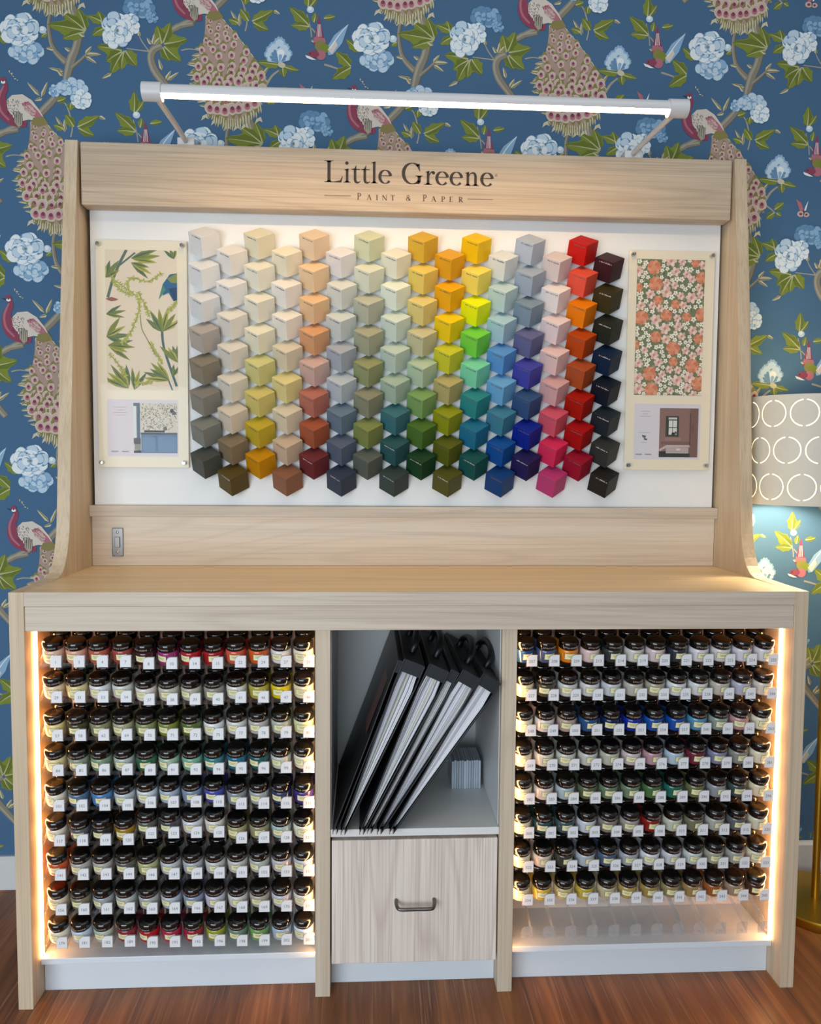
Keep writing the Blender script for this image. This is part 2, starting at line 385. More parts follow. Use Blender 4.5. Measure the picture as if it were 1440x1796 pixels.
# peacock: long neck, folded wing, eyed train
ribbon(11, 'red', [(7, 150, 8), (11, 163, 9), (4, 178, 14), (4, 196, 20), (12, 212, 22), (28, 222, 18), (46, 226, 10)])
ribbon(12, 'redl', [(8, 160, 2.5), (-1, 182, 4), (2, 204, 4), (16, 220, 3)])
ell(12, 'red', 7, 151, 5.5, 6); ell(13, 'pw', 7, 154, 4, 2.8); ell(14, 'ink', 7, 152, 1.5, 1.5); cp(12, 'ink', [(3, 152), (-6, 150), (3, 155)])
for k in range(9): ell(11, 'cream', 17+k*1.7+rnd.uniform(-1.5, 1.5), 135+k*1.8+rnd.uniform(-2, 2), 1.1, 1.1, 0, 6)
tail_l = spline([(52, 222), (51, 244), (47, 268), (35, 300), (32, 325), (38, 352), (56, 384)], 6)
tail_r = spline([(72, 214), (88, 232), (106, 252), (130, 282), (148, 308), (158, 334), (146, 372)], 6)
for i in range(len(tail_l)-1): cp(8, 'tau', [tail_l[i], tail_r[i], tail_r[i+1], tail_l[i+1]])
bot = [(56, 384), (70, 396), (88, 404), (106, 404), (128, 392), (146, 372)]
cp(8, 'tau', bot)
for r in range(15):
    f = .04+.96*r/14.4; i = min(int(f*(len(tail_l)-1)), len(tail_l)-1); a, b = tail_l[i], tail_r[i]
    cnt = 2+int(r*.40); sz = 2.7+r*.50
    for k in range(cnt):
        u = (k+.5+(.25 if r % 2 else -.25)+rnd.uniform(-.12, .12))/cnt
        if not .02 < u < .98: continue
        x = a[0]+(b[0]-a[0])*u; y = a[1]+(b[1]-a[1])*u+rnd.uniform(-2, 2)+(10*math.sin(u*PI) if r > 7 else 0)
        an = .25*(u-.5)
        leaf((x-sz*.3, y-sz*2.3), (x+sz*.2, y+sz*1.9), sz*.95, 9+r*.3, 'olive', False, 2)
        ell(10+r*.3, 'cream', x, y, sz*1.02, sz*1.16, an, 12, .1); ell(10.1+r*.3, 'pinkp', x, y, sz*.84, sz*.98, an, 12); ell(10.2+r*.3, 'redl', x, y+.2*sz, sz*.52, sz*.58, an, 10); ell(10.25+r*.3, 'maro', x, y-.1*sz, sz*.36, sz*.38, an, 10)
for k in range(46):
    t = k/45
    e = tail_l[int(t*2*(len(tail_l)-1))] if t < .5 else None
    if e is None:
        s = (t-.5)*2; j = s*(len(bot)-1); q = int(min(j, len(bot)-2)); e = (bot[q][0]+(bot[q+1][0]-bot[q][0])*(j-q), bot[q][1]+(bot[q+1][1]-bot[q][1])*(j-q))
        d = (.3*(s-.5)*2*14, 13+rnd.uniform(0, 8)); 
    else:
        if t < .2: continue
        d = (-11+rnd.uniform(-5, 3), rnd.uniform(-3, 7))
    leaf((e[0]-d[0]*.3, e[1]-d[1]*.3), (e[0]+d[0], e[1]+d[1]), 3.2, 9.5, 'cream', False, 2)
for i in range(3, len(tail_r), 2):
    e = tail_r[i]; leaf((e[0]-4, e[1]-3), (e[0]+5, e[1]+8), 2.2, 9.5, 'cream', False, 2)
for k in range(6):
    x = 44+k*19+rnd.uniform(-4, 4); y = 398+14*math.sin(k/5*PI)+rnd.uniform(-3, 6)
    cp(10, 'cream', [(x, y), (x+8, y-4), (x+11, y+6), (x+5, y+3), (x-3, y+9)])
wing = [(12, 186), (22, 176), (40, 174), (56, 184), (70, 202), (76, 214), (66, 220), (50, 218), (34, 222), (24, 216), (14, 202)]
cp(13, 'wing', wing); cp(14, 'redl', [(38, 190), (50, 186), (66, 202), (74, 213), (62, 214), (46, 204)]); ell(14.2, 'pinkp', 52, 200, 13, 7, .7)
cp(14, 'olive', [(58, 214), (76, 212), (84, 224), (66, 230), (54, 226)]); cp(14, 'brl', [(28, 204), (40, 208), (38, 228), (32, 232), (24, 222)])
for k in range(60):
    x, y = rnd.uniform(12, 34), rnd.uniform(182, 214)
    ribbon(15, 'ink', [(x, y, .9), (x+rnd.uniform(-2, 3), y+rnd.uniform(1, 4), .5)], 1)
for k in range(40):
    u, v = rnd.uniform(-12, 12), rnd.uniform(-7, 7); x, y = 50+u*.75-v*.6, 198+u*.7+v*.7
    ribbon(15, 'red', [(x, y, .9), (x+rnd.uniform(1, 4), y+rnd.uniform(1, 3), .4)], 1)
for k in range(5): ribbon(15, 'ink', [(26+3*k, 208, .9), (24+4*k, 226+rnd.uniform(-3, 4), .6)], 2)

wx0, wx1, wz0, wz1 = -2.0, 2.0, 0, 2.75
wb.box(wx0, wx1, WY, WY+.06, wz0, wz1, 0)
CELL.sort(key=lambda c: c[0])
for a in range(-4, 5):
    for k in range(-6, 7):
        ox, oz = a*.4765, k*.584+(a % 2)*.292+a*.00475
        for pi_, (l, ci, pts) in enumerate(CELL):
            if any(not (wx0 < p[0]+ox < wx1 and .10 < p[1]+oz < wz1) for p in pts): continue
            y = WY-.0001-.0000006*pi_
            wb.poly([(p[0]+ox, y, p[1]+oz) for p in pts], ci)
struct('wall_back', wb, wallm, fix=False)
bb = MB(); bb.prism([(-2, WY-.0005, 0), (-2, WY-.016, 0), (-2, WY-.016, .088), (-2, WY-.009, .096), (-2, WY-.0005, .096)], (4, 0, 0))
struct('baseboard_back', bb, mat('white_gloss_skirting', '#dcdad8', .35))

# ------------------------------------------------------------------ the display stand
st = empty('display_stand', (0, .25, 0), 'pale ash paint display stand with worktop, back board and lit lower bays', 'display stand')
prof = [(0, 0), (0, .952), (.10, .9525), (.1956, .9545), (.222, .963), (.2415, .979), (.2545, .999), (.264, .1022*10), (.275, 1.06), (.281, 1.1), (.286, 1.15),
        (.3295, 1.597), (.386, 2.064), (.49, 2.064), (.49, 0)]
for s in (-1, 1):
    b = MB(); x0 = s*.9; x1 = s*.8672
    b.prism([(x0, y, z) for y, z in prof], (x1-x0, 0, 0))
    b.obj('side_panel', W_SD, st, bevel=.0012)
wt = boxobj('worktop', -.8672, .8672, .0022, .46, .921, .952, W_TOP, st, .0006)
boxobj('edge_band', -.8672, .8672, 0, .0021, .921, .9519, W_X2, wt, .0004, label='grey-beige edge band')
boxobj('front_rail', -.8672, .8672, .003, .022, .8648, .9205, W_X2, st)
for x0, x1 in ((-.2337, -.1995), (.1915, .2262)):
    boxobj('upright', x0, x1, .0145, .47, 0, .8646, W_Z, st)
boxobj('splash_panel', -.8665, .8665, .437, .455, .9525, 1.0885, W_SP, st)
boxobj('ledge', -.8668, .8668, .4180, .47, 1.0885, 1.1185, W_X2, st)
boxobj('back_board', -.8575, .8575, .4372, .455, 1.1187, 2.0, BOARDW, st, label='white back board')
hd = boxobj('header', -.8615, .8615, .386, .432, 1.9005, 2.0610, W_X, st, bevel=.004)
for x0, x1, nm in ((-.8670, -.2339, 'l'), (.2264, .8670, 'r')):
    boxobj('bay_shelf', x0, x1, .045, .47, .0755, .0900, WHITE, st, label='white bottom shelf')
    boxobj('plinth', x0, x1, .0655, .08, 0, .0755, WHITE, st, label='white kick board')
    boxobj('bay_back', x0, x1, .205, .215, .0902, .9205, PANELIN, st, label='cream back panel of the bay')
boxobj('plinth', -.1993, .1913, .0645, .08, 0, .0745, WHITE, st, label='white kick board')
boxobj('shelf', -.1993, .1913, .0185, .42, .380, .3975, mat('white_shelf_laminate', '#e6e5e2', .35), st, label='white shelf')
boxobj('compartment_back', -.1993, .1913, .42, .43, .3975, .9205, GREYIN, st)
boxobj('compartment_lining', -.1993, -.1975, .03, .42, .3977, .9205, GREYIN, st)
boxobj('compartment_lining', .1893, .1913, .03, .42, .3977, .9205, GREYIN, st)
dr = boxobj('drawer', -.1965, .1885, .019, .06, .0755, .3715, W_DR, st, bevel=.0018)
b = MB(); hx, hz = -.003, .2235
b.tube(spline([(hx-.044, .019, hz+.004), (hx-.044, .005, hz+.001), (hx-.040, -.006, hz-.003), (hx-.030, -.0085, hz-.004), (hx, -.0085, hz-.004), (hx+.030, -.0085, hz-.004), (hx+.040, -.006, hz-.003), (hx+.044, .005, hz+.001), (hx+.044, .019, hz+.004)], 5), .0042, 10)
b.obj('handle', STEEL, dr, smooth=True, label='brushed steel bow handle')
# LED strips beside the pots
for x, s in ((-.8670, 1), (.8670, -1), (-.23372, -1), (.22622, 1)):
    y0, th, wd = (.0480, .0040, .0085) if abs(x) > .5 else (.0275, .0007, .0085)
    b = MB(); b.box(min(x, x+s*th), max(x, x+s*th), y0, y0+wd, .0905, .8640)
    b.obj('led_strip', LED, st, label='glowing warm white light strip')
# switch plate on the splash panel
sp = MB(); sp.box(-.8125, -.7822, .4335, .4368, .9785, 1.0565); pl = sp.obj('switch_plate', STEEL, st, bevel=.003, seg=3, label='steel switch plate')
boxobj('rocker', -.8045, -.7905, .4305, .4335, 1.003, 1.032, mat('grey_rocker', '#77726d', .3, .8), pl, .001)
for z in (.9905, 1.0445):
    b = MB(); b.lathe([(.0036, -.001), (.0036, .0008), (.0022, .0022), (.0004, .0024)], 14)
    b.v = [(-.7973+x, .4335-z_, z+y) for x, y, z_ in b.v]; b.obj('screw', CHROME, pl, smooth=40)

# lettering on the header, drawn with a contrast pen
tx = MB(); U = .0556; TX, TZ, TY = -.2338, 1.9740, .3856
def tp(x, y): return (TX+x*U, TY, TZ+y*U)
def pol(pts): tx.poly([tp(*p) for p in pts])
def pen(pts, thick=.155, thin=.044, n=8, ws=None):
    q = spline(pts, n)
    def wn(k):
        a, c = q[max(k-1, 0)], q[min(k+1, len(q)-1)]; dx, dy = c[0]-a[0], c[1]-a[1]; l = math.hypot(dx, dy) or 1
        w = thin+(thick-thin)*abs(dy/l)**1.4
        if ws: t = k/(len(q)-1)*(len(ws)-1); i = min(int(t), len(ws)-2); w = ws[i]+(ws[i+1]-ws[i])*(t-i)
        return -dy/l*w/2, dx/l*w/2
    for i in range(len(q)-1):
        a, c = q[i], q[i+1]; n0, n1 = wn(i), wn(i+1)
        pol([(a[0]+n0[0], a[1]+n0[1]), (c[0]+n1[0], c[1]+n1[1]), (c[0]-n1[0], c[1]-n1[1]), (a[0]-n0[0], a[1]-n0[1])])
def arc(cx, cy, rx, ry, a0, a1, n=14): return [(cx+rx*math.cos(math.radians(a0+(a1-a0)*i/n)), cy+ry*math.sin(math.radians(a0+(a1-a0)*i/n))) for i in range(n+1)]
def rect(x0, x1, y0, y1): pol([(x0, y0), (x1, y0), (x1, y1), (x0, y1)])
def foot(x, c, w, half, y=0, s=1):
    rect(x+c-half, x+c+half, min(y, y+s*.03), max(y, y+s*.03))
    pol([(x+c-w/2, y+s*.09), (x+c-w/2-.05, y+s*.03), (x+c+w/2+.05, y+s*.03), (x+c+w/2, y+s*.09)])
def flag(x, c, w, top):
    pol([(x+c-w/2-.11, top-.075), (x+c+w/2, top), (x+c+w/2, top-.10), (x+c-w/2, top-.09)])
def disc(x, y, r): pol([(x+r*math.cos(2*PI*i/16), y+r*math.sin(2*PI*i/16)) for i in range(16)])
def gL(x):
    rect(x+.14, x+.29, 0, 1); foot(x, .215, .15, .215, 0, 1); foot(x, .215, .15, .215, 1, -1)
    rect(x, x+.80, 0, .036); pol([(x+.42, .03), (x+.80, 0), (x+.865, .30), (x+.838, .30), (x+.74, .10)])
def gi(x): rect(x+.115, x+.24, .0, .62); flag(x, .1775, .125, .655); foot(x, .1775, .125, .17); disc(x+.165, .90, .082)
def gl(x): rect(x+.115, x+.24, .0, .97); flag(x, .1775, .125, 1.02); foot(x, .1775, .125, .17)
def gt(x):
    rect(x+.10, x+.225, .14, .64); pol([(x+.225, .84), (x+.225, .60), (x+.02, .60), (x+.14, .68)]); rect(x+.0, x+.40, .60, .642)
    pen([(x+.1625, .16), (x+.19, .06), (x+.28, .015), (x+.36, .035), (x+.42, .085)], ws=[.125, .12, .09, .05, .02])
def ge(x):
    pen(arc(x+.31, .315, .255, .30, 8, 322, 18), thick=.15, thin=.042, n=3); rect(x+.09, x+.56, .345, .382)
def gG(x):
    pen(arc(x+.50, .50, .425, .48, 48, 318, 20), thick=.165, thin=.045, n=3)
    pol([(x+.80, .96), (x+.84, .97), (x+.865, .60), (x+.84, .60), (x+.74, .80), (x+.66, .88)])
    rect(x+.75, x+.90, .12, .40); rect(x+.64, x+1.01, .385, .415); pol([(x+.75, .33), (x+.70, .385), (x+.95, .385), (x+.90, .33)]); pol([(x+.75, .2), (x+.75, .09), (x+.66, .03), (x+.82, .02), (x+.90, .14)])
def gr(x):
    rect(x+.115, x+.24, 0, .60); flag(x, .1775, .125, .655); foot(x, .1775, .125, .19)
    pen([(x+.22, .40), (x+.28, .53), (x+.36, .595), (x+.43, .60)], ws=[.03, .05, .07, .08]); disc(x+.435, .56, .075)
def gn(x):
    rect(x+.115, x+.24, 0, .60); flag(x, .1775, .125, .655); foot(x, .1775, .125, .17)
    pen([(x+.22, .44), (x+.30, .56), (x+.40, .60), (x+.50, .565), (x+.545, .45)], ws=[.03, .045, .075, .11, .125]); rect(x+.4825, x+.6075, 0, .47); foot(x, .545, .125, .17)
for g, x in ((gL, 0), (gi, .89), (gt, 1.28), (gt, 1.74), (gl, 2.17), (ge, 2.56)): g(x)
tx.obj('lettering', DARKTXT, hd, fix=False, label='dark brown serif lettering'); tx = MB()
for g, x in ((gG, 3.66), (gr, 4.73), (ge, 5.27), (ge, 5.95), (gn, 6.63), (ge, 7.42)): g(x)
pen(arc(8.17, .52, .052, .052, 0, 360, 12), .014, .014, 2); rect(8.145, 8.155, .49, .55); pen(arc(8.16, .535, .018, .014, -90, 90, 5), .01, .01, 2); pol([(8.16, .52), (8.17, .52), (8.195, .49), (8.182, .49)])
tx.obj('lettering', DARKTXT, hd, fix=False, label='dark brown serif lettering'); tx = MB()
SB, TK, TN = -.775, .042, .018
def sP(x, h):
    rect(x+.04, x+.04+TK, SB, SB+h); rect(x, x+.12, SB, SB+.014); rect(x, x+.08, SB+h-.014, SB+h)
    pen([(x+.06, SB+h-.01)]+arc(x+.10, SB+h*.73, .075, h*.25, 90, -90, 8)+[(x+.06, SB+h*.48)], TK, TN, 2)
def sA(x, h):
    pen([(x+.03, SB), (x+.12, SB+h)], ws=[TN, TN], n=1); pen([(x+.11, SB+h), (x+.21, SB)], ws=[TK, TK], n=1); rect(x+.07, x+.18, SB+h*.33, SB+h*.33+.014)
    rect(x, x+.07, SB, SB+.012); rect(x+.16, x+.25, SB, SB+.012)
def sI(x, h): rect(x+.03, x+.03+TK, SB, SB+h); rect(x, x+.10, SB, SB+.013); rect(x, x+.10, SB+h-.013, SB+h)
def sN(x, h):
    rect(x+.03, x+.03+TN, SB, SB+h); rect(x+.2, x+.2+TN, SB, SB+h); pen([(x+.03, SB+h), (x+.21, SB)], ws=[TK, TK], n=1); rect(x, x+.08, SB, SB+.012); rect(x+.16, x+.25, SB+h-.012, SB+h)
def sT(x, h): rect(x+.085, x+.085+TK, SB, SB+h); rect(x, x+.21, SB+h-.018, SB+h); rect(x, x+.014, SB+h-.06, SB+h); rect(x+.196, x+.21, SB+h-.06, SB+h); rect(x+.05, x+.16, SB, SB+.012)
def sE(x, h):
    rect(x+.03, x+.03+TK, SB, SB+h); rect(x, x+.18, SB, SB+.015); rect(x, x+.17, SB+h-.015, SB+h); rect(x+.05, x+.14, SB+h*.5, SB+h*.5+.014); rect(x+.166, x+.18, SB, SB+.06); rect(x+.156, x+.17, SB+h-.05, SB+h)
def sR(x, h): sP(x, h); pen([(x+.10, SB+h*.48), (x+.21, SB)], ws=[TK, TK], n=1); rect(x+.17, x+.24, SB, SB+.012)
def sAmp(x):
    h = .27
    pen(arc(x+.10, SB+h*.78, .05, h*.2, 250, -70, 12), .03, .016, 2); pen([(x+.085, SB+h*.6), (x+.20, SB+.01)], ws=[TK, TK], n=1)
    pen([(x+.115, SB+h*.6), (x+.03, SB+h*.38), (x+.02, SB+h*.2), (x+.08, SB+.01), (x+.15, SB+.04), (x+.19, SB+h*.35), (x+.21, SB+h*.42)], .04, .016, 4)
sP(1.53, .31); sA(1.99, .245); sI(2.43, .245); sN(2.72, .245); sT(3.12, .245); sAmp(3.86); sP(4.65, .31); sA(5.06, .245); sP(5.53, .245); sE(5.92, .245); sR(6.36, .245)
tx.obj('tagline', DARKTXT, hd, fix=False, label='small spaced capitals')
for u0, u1 in ((0, 1.25), (6.80, 8.02)):
    tx = MB(); rect(u0, u1, -.628, -.604); tx.obj('rule', DARKTXT, hd, fix=False, label='thin dark rule')

# ------------------------------------------------------------------ tube light over the header
pl_ = empty('picture_light', (0, .1, 2.064), 'white tube light with glowing strip on two arms above the header', 'light')
def xcyl(x0, x1, r, mi=0, y=.1, z=2.0645, seg=32, a0=0, a1=2*PI):
    b = MB(); full = a1-a0 > 6.2
    ang = [a0+(a1-a0)*j/seg for j in range(seg if full else seg+1)]
    rows = [[(x, y+r*math.cos(t), z+r*math.sin(t)) for t in ang] for x in (x0, x1)]
    b.grid(rows, mi, full)
    if full: b.poly(rows[0]); b.poly(rows[1])
    return b
tube = xcyl(-.583, .577, .0168, a0=math.radians(-28), a1=math.radians(208)); tube.obj('tube', ALU, pl_, smooth=40, label='brushed white tube')
for x0, x1 in ((-.6225, -.580), (.574, .6185)):
    xcyl(x0, x1, .0203).obj('end_cap', ALU, pl_, bevel=.002, smooth=40)
b = MB(); b.box(-.5805, .5745, .0880, .1090, 2.0560, 2.0573)
b.obj('diffuser', TUBEL, pl_, label='glowing warm white diffuser strip')
for x in (-.595, .592):
    b = MB(); b.tube(spline([(x, .1, 2.052), (x, .13, 2.058), (x, .30, 2.070), (x, .415, 2.074)], 5), .0068, 12)
    b.obj('arm', ALU, pl_, smooth=50)
    boxobj('mount', x-.022, x+.022, .398, .438, 2.0612, 2.083, ALU, pl_, .002)

# ------------------------------------------------------------------ colour cubes on the back board
CUBES = [['ece4da', 'ece6de', 'e4dfd8', 'b8a898', '8c8070', '8a8278', '828078', '4e4e48'], ['eee2d4', 'ece4da', 'e8dcc8', 'e2d4c0', 'e0d2ba', 'ddc8aa', '86725a', '5a4720'],
 ['ecdcb4', 'eee4c8', 'ece0c4', 'ece0bc', 'd0bc84', 'd0b470', 'c09c30', 'c8860c'], ['f0e0bc', 'ece2d4', 'ecdfcc', 'dccaa6', 'dcc08c', 'dcc8a4', 'ccac88', '8c5a42'],
 ['ecccac', 'ecc8a0', 'e8bc90', 'd89c70', 'd0a494', 'b46c5c', 'a45438', '6c2c30'], ['e4dcd8', 'd8d6c8', 'ccd0c8', 'a4a8b0', 'b4bcc0', '68788a', '586074', '343c50'],
 ['d8d8a8', 'dcdabc', 'b8b498', 'a8a480', '949468', '8c8870', '80804c', '5c6058'], ['e8e0c4', 'e4e8d0', 'ccd8c4', 'b8c8b4', 'a4b89c', '3c6c74', '2c5456', '36423e'],
 ['dca438', 'e4bc64', 'dcbc7c', 'c8bc88', 'b0c49c', '7c9c5c', '4c6c2c', '1c4024'], ['e0a020', 'eca818', 'ecbc18', 'c8b830', 'b8a458', '8c8818', '585c18', '54501c'],
 ['f4b810', 'f0cc60', 'e8e010', '74cc44', '7cd0a8', '2c8484', '206c8c', '18504e'], ['dcdcd4', 'b8d0cc', 'a0c4d0', '5c90cc', '6ca4d0', '407c94', '104c94', '0c3c74'],
 ['b4bcc8', '9ca8b8', '8090a0', '64648c', '4444a0', '34507c', '0c248c', '241c50'], ['dcc4bc', 'ecdcd4', 'e8ccc8', 'e8bcb4', 'd89c98', 'd05468', 'd82c58', 'b83870'],
 ['c81810', 'e45440', 'ec7c04', 'b8440c', 'ac4c24', 'a81408', 'a80c10', '98102c'], ['3c1820', '3c3418', '242820', '0c2440', '101828', '202830', '343432', '241e1c']]
import colorsys
def cname(h):
    r, g, b = (int(h[i:i+2], 16)/255 for i in (0, 2, 4)); H, L, s = colorsys.rgb_to_hls(r, g, b); H *= 360
    sat = max(r, g, b)-min(r, g, b)
    if sat < .06: return 'white' if L > .82 else 'pale grey' if L > .66 else 'mid grey' if L > .38 else 'charcoal'
    if L < .15: return 'near-black ' + ('green' if 70 < H < 170 else 'blue' if 170 <= H < 270 else 'brown')
    if L > .8 and sat < .24: return 'cream' if 30 <= H < 70 else 'pinkish white' if H < 30 or H > 300 else 'greenish white' if H < 170 else 'bluish white'
    hue = ('red' if H < 12 else 'terracotta' if H < 22 else 'orange' if H < 36 else 'yellow' if H < 62 else 'green' if H < 150 else 'teal' if H < 195 else 'blue' if H < 236 else 'violet' if H < 290 else 'pink')
    if 300 < H: hue = 'pink' if L > .42 else 'crimson'
    if hue in ('orange', 'yellow', 'terracotta') and sat < .42:
        hue = ('beige' if L > .55 else 'taupe') if sat < .3 else ('tan' if L > .5 else 'brown')
        if H >= 50 and L < .72: hue = 'olive' if L < .5 else 'khaki'
    elif hue in ('orange', 'yellow') and L < .4: hue = 'ochre' if L > .24 else 'olive'
    elif hue == 'terracotta' and L < .3: hue = 'rust'
    if hue == 'red' and L > .6: hue = 'pink' if sat < .45 else 'coral'
    pre = 'pale ' if L > .7 else 'dark ' if L < .28 else ('grey-' if sat < .16 and hue in ('green', 'blue', 'teal', 'violet') else '')
    return pre + hue
ORD = ['first', 'second', 'third', 'fourth', 'fifth', 'sixth', 'seventh', 'eighth', 'ninth', 'tenth', 'eleventh', 'twelfth', 'thirteenth', 'fourteenth', 'fifteenth', 'sixteenth']
cs = .0575
N_ = Vector((0, -1, 0)); Zv = Vector((0, 0, 1)); Xv = Vector((1, 0, 0))
q3, q6 = 1/math.sqrt(3), math.sqrt(2/3)
ac = N_*q3+Zv*q6; aa_ = N_*q3-Zv*(q6/2)-Xv*math.sqrt(.5); ab = N_*q3-Zv*(q6/2)+Xv*math.sqrt(.5)
def cube_mesh():
    b = MB(); e = .866
    def p(u, v, w): return (aa_*u+ab*v+ac*w)*cs - N_*(1.7320508*cs)      # local origin = front corner
    b.poly([p(0, 0, 1), p(1, 0, 1), p(1, 1, 1), p(0, 1, 1)]); b.poly([p(1, 0, 0), p(1, 0, 1), p(1, 1, 1), p(1, 1, 0)]); b.poly([p(0, 1, 0), p(0, 1, 1), p(1, 1, 1), p(1, 1, 0)])
    b.poly([p(e, 0, 0), p(1, 0, 0), p(1, 1, 0), p(0, 1, 0), p(0, e, 0)]); b.poly([p(e, 0, 0), p(1, 0, 0), p(1, 0, 1), p(0, 0, 1), p(0, 0, e)]); b.poly([p(0, e, 0), p(0, 1, 0), p(0, 1, 1), p(0, 0, 1), p(0, 0, e)])
    b.poly([p(e, 0, 0), p(0, e, 0), p(0, 0, e)])
    me = b.mesh('colour_cube', [mat('paint', '#cccccc', .5)], fix=False)
    bm = bmesh.new(); bm.from_mesh(me); bmesh.ops.remove_doubles(bm, verts=bm.verts, dist=1e-6); bmesh.ops.recalc_face_normals(bm, faces=bm.faces)
    bmesh.ops.bevel(bm, geom=list(bm.edges), offset=.0009, segments=2, profile=.5, affect='EDGES'); bm.to_mesh(me); bm.free()
    return me
CM = cube_mesh()
def print_mesh(k):
    """small colour name printed under the top edge of the left face"""
    b = MB(); r = random.Random(k); u = .24+.1*r.random(); end = .94
    def p(u, w): return (aa_*1+ab*u+ac*w)*cs - N_*(1.7320508*cs)+aa_*.00025
    while u < end:
        wl = r.uniform(.018, .034); h = r.choice((.045, .045, .065))
        b.poly([p(u, .86), p(min(u+wl, end), .86), p(min(u+wl, end), .86+h), p(u, .86+h)]); u += wl+r.choice((.014, .014, .014, .05))
    return b.mesh('name_print', [mat('print', '#444444', .6)], fix=False)
PM = [print_mesh(k) for k in range(12)]
for c in range(16):
    for r in range(8):
        h = CUBES[c][r]
        x = -.5522+.0726*c + rnd.uniform(-.0012, .0012)
        z = (1.8197-.0831*r) if c % 2 == 0 else (1.7753-.0833*r)
        o = link('colour_cube', CM, None, (x, .4372-1.232*cs+.0002, z))
        o.rotation_euler = (0, rnd.uniform(-.02, .02), 0)
        c3 = lin(h); L = sum(c3[:3])/3; k = .2 if L > .3 and max(c3[:3])-min(c3[:3]) < .4 else 0
        hue = colorsys.rgb_to_hsv(*c3[:3])
        tone = (.98, 1.02, 1.06) if k else (.97, 1.13, 1.0) if .08 < hue[0] < .17 and L > .12 and hue[1] > .62 else (.95, 1.0, 1.0)
        c3 = tuple(min(.88, (v*(1-k)+L*k)*t) for v, t in zip(c3, tone))+(1,)
        s = o.material_slots[0]; s.link = 'OBJECT'; s.material = mat('cube_paint', c3, .5, spec=.22)
        nth = 'top of' if r == 0 else 'bottom of' if r == 7 else ORD[r]+' from top in'
        tag(o, f'{cname(h)} painted cube, {nth} the {ORD[c]} column from the left', 'cube', 'colour sample cubes on the back board')
        L = sum(lin(h)[:3])/3
        p = link('name_print', PM[(c*5+r*3) % 12], o); s = p.material_slots[0]; s.link = 'OBJECT'
        s.material = mat('print_light', '#cfc8bf', .6) if L < .07 else mat('print_dark', '#6b6058', .6)

# ------------------------------------------------------------------ wallpaper sample boards
def text_mesh(body, size, align='CENTER'):
    cu = bpy.data.curves.new('t', 'FONT'); cu.body = body; cu.size = size; cu.align_x = align; cu.resolution_u = 2
    o = bpy.data.objects.new('t', cu); COL.objects.link(o)
    dg = bpy.context.evaluated_depsgraph_get(); me = bpy.data.meshes.new_from_object(o.evaluated_get(dg))
    bpy.data.objects.remove(o); bpy.data.curves.remove(cu)
    return [tuple(v.co) for v in me.vertices], [tuple(p.vertices) for p in me.polygons]
def board(x0, x1, z0, z1, label, kind):
    e = empty('sample_board', ((x0+x1)/2, .431, z0), label, 'sample board')
    W, H = x1-x0, z1-z0
    boxobj('backing', x0, x1, .4265, .4305, z0, z1, mat('cream_backing', '#efe3cb', .5), e, .0008)
    boxobj('cover_sheet', x0, x1, .4215, .4247, z0, z1, SHEET, e, .0006, label='clear acrylic cover sheet')
    for fx, fz in ((.04, .022), (.955, .022), (.04, .978), (.955, .978)):
        b = MB(); b.lathe([(.0058, -.0195), (.0058, .0035), (.0045, .0052), (.0006, .0056)], 18)
        cx, cz = x0+W*fx, z0+H*fz
        b.v = [(cx+x, .4175-z, cz+y) for x, y, z in b.v]; b.obj('standoff', CHROME, e, smooth=40, label='chrome standoff screw')
    return e, (lambda fx, fz: (x0+W*fx, z1-H*fz))
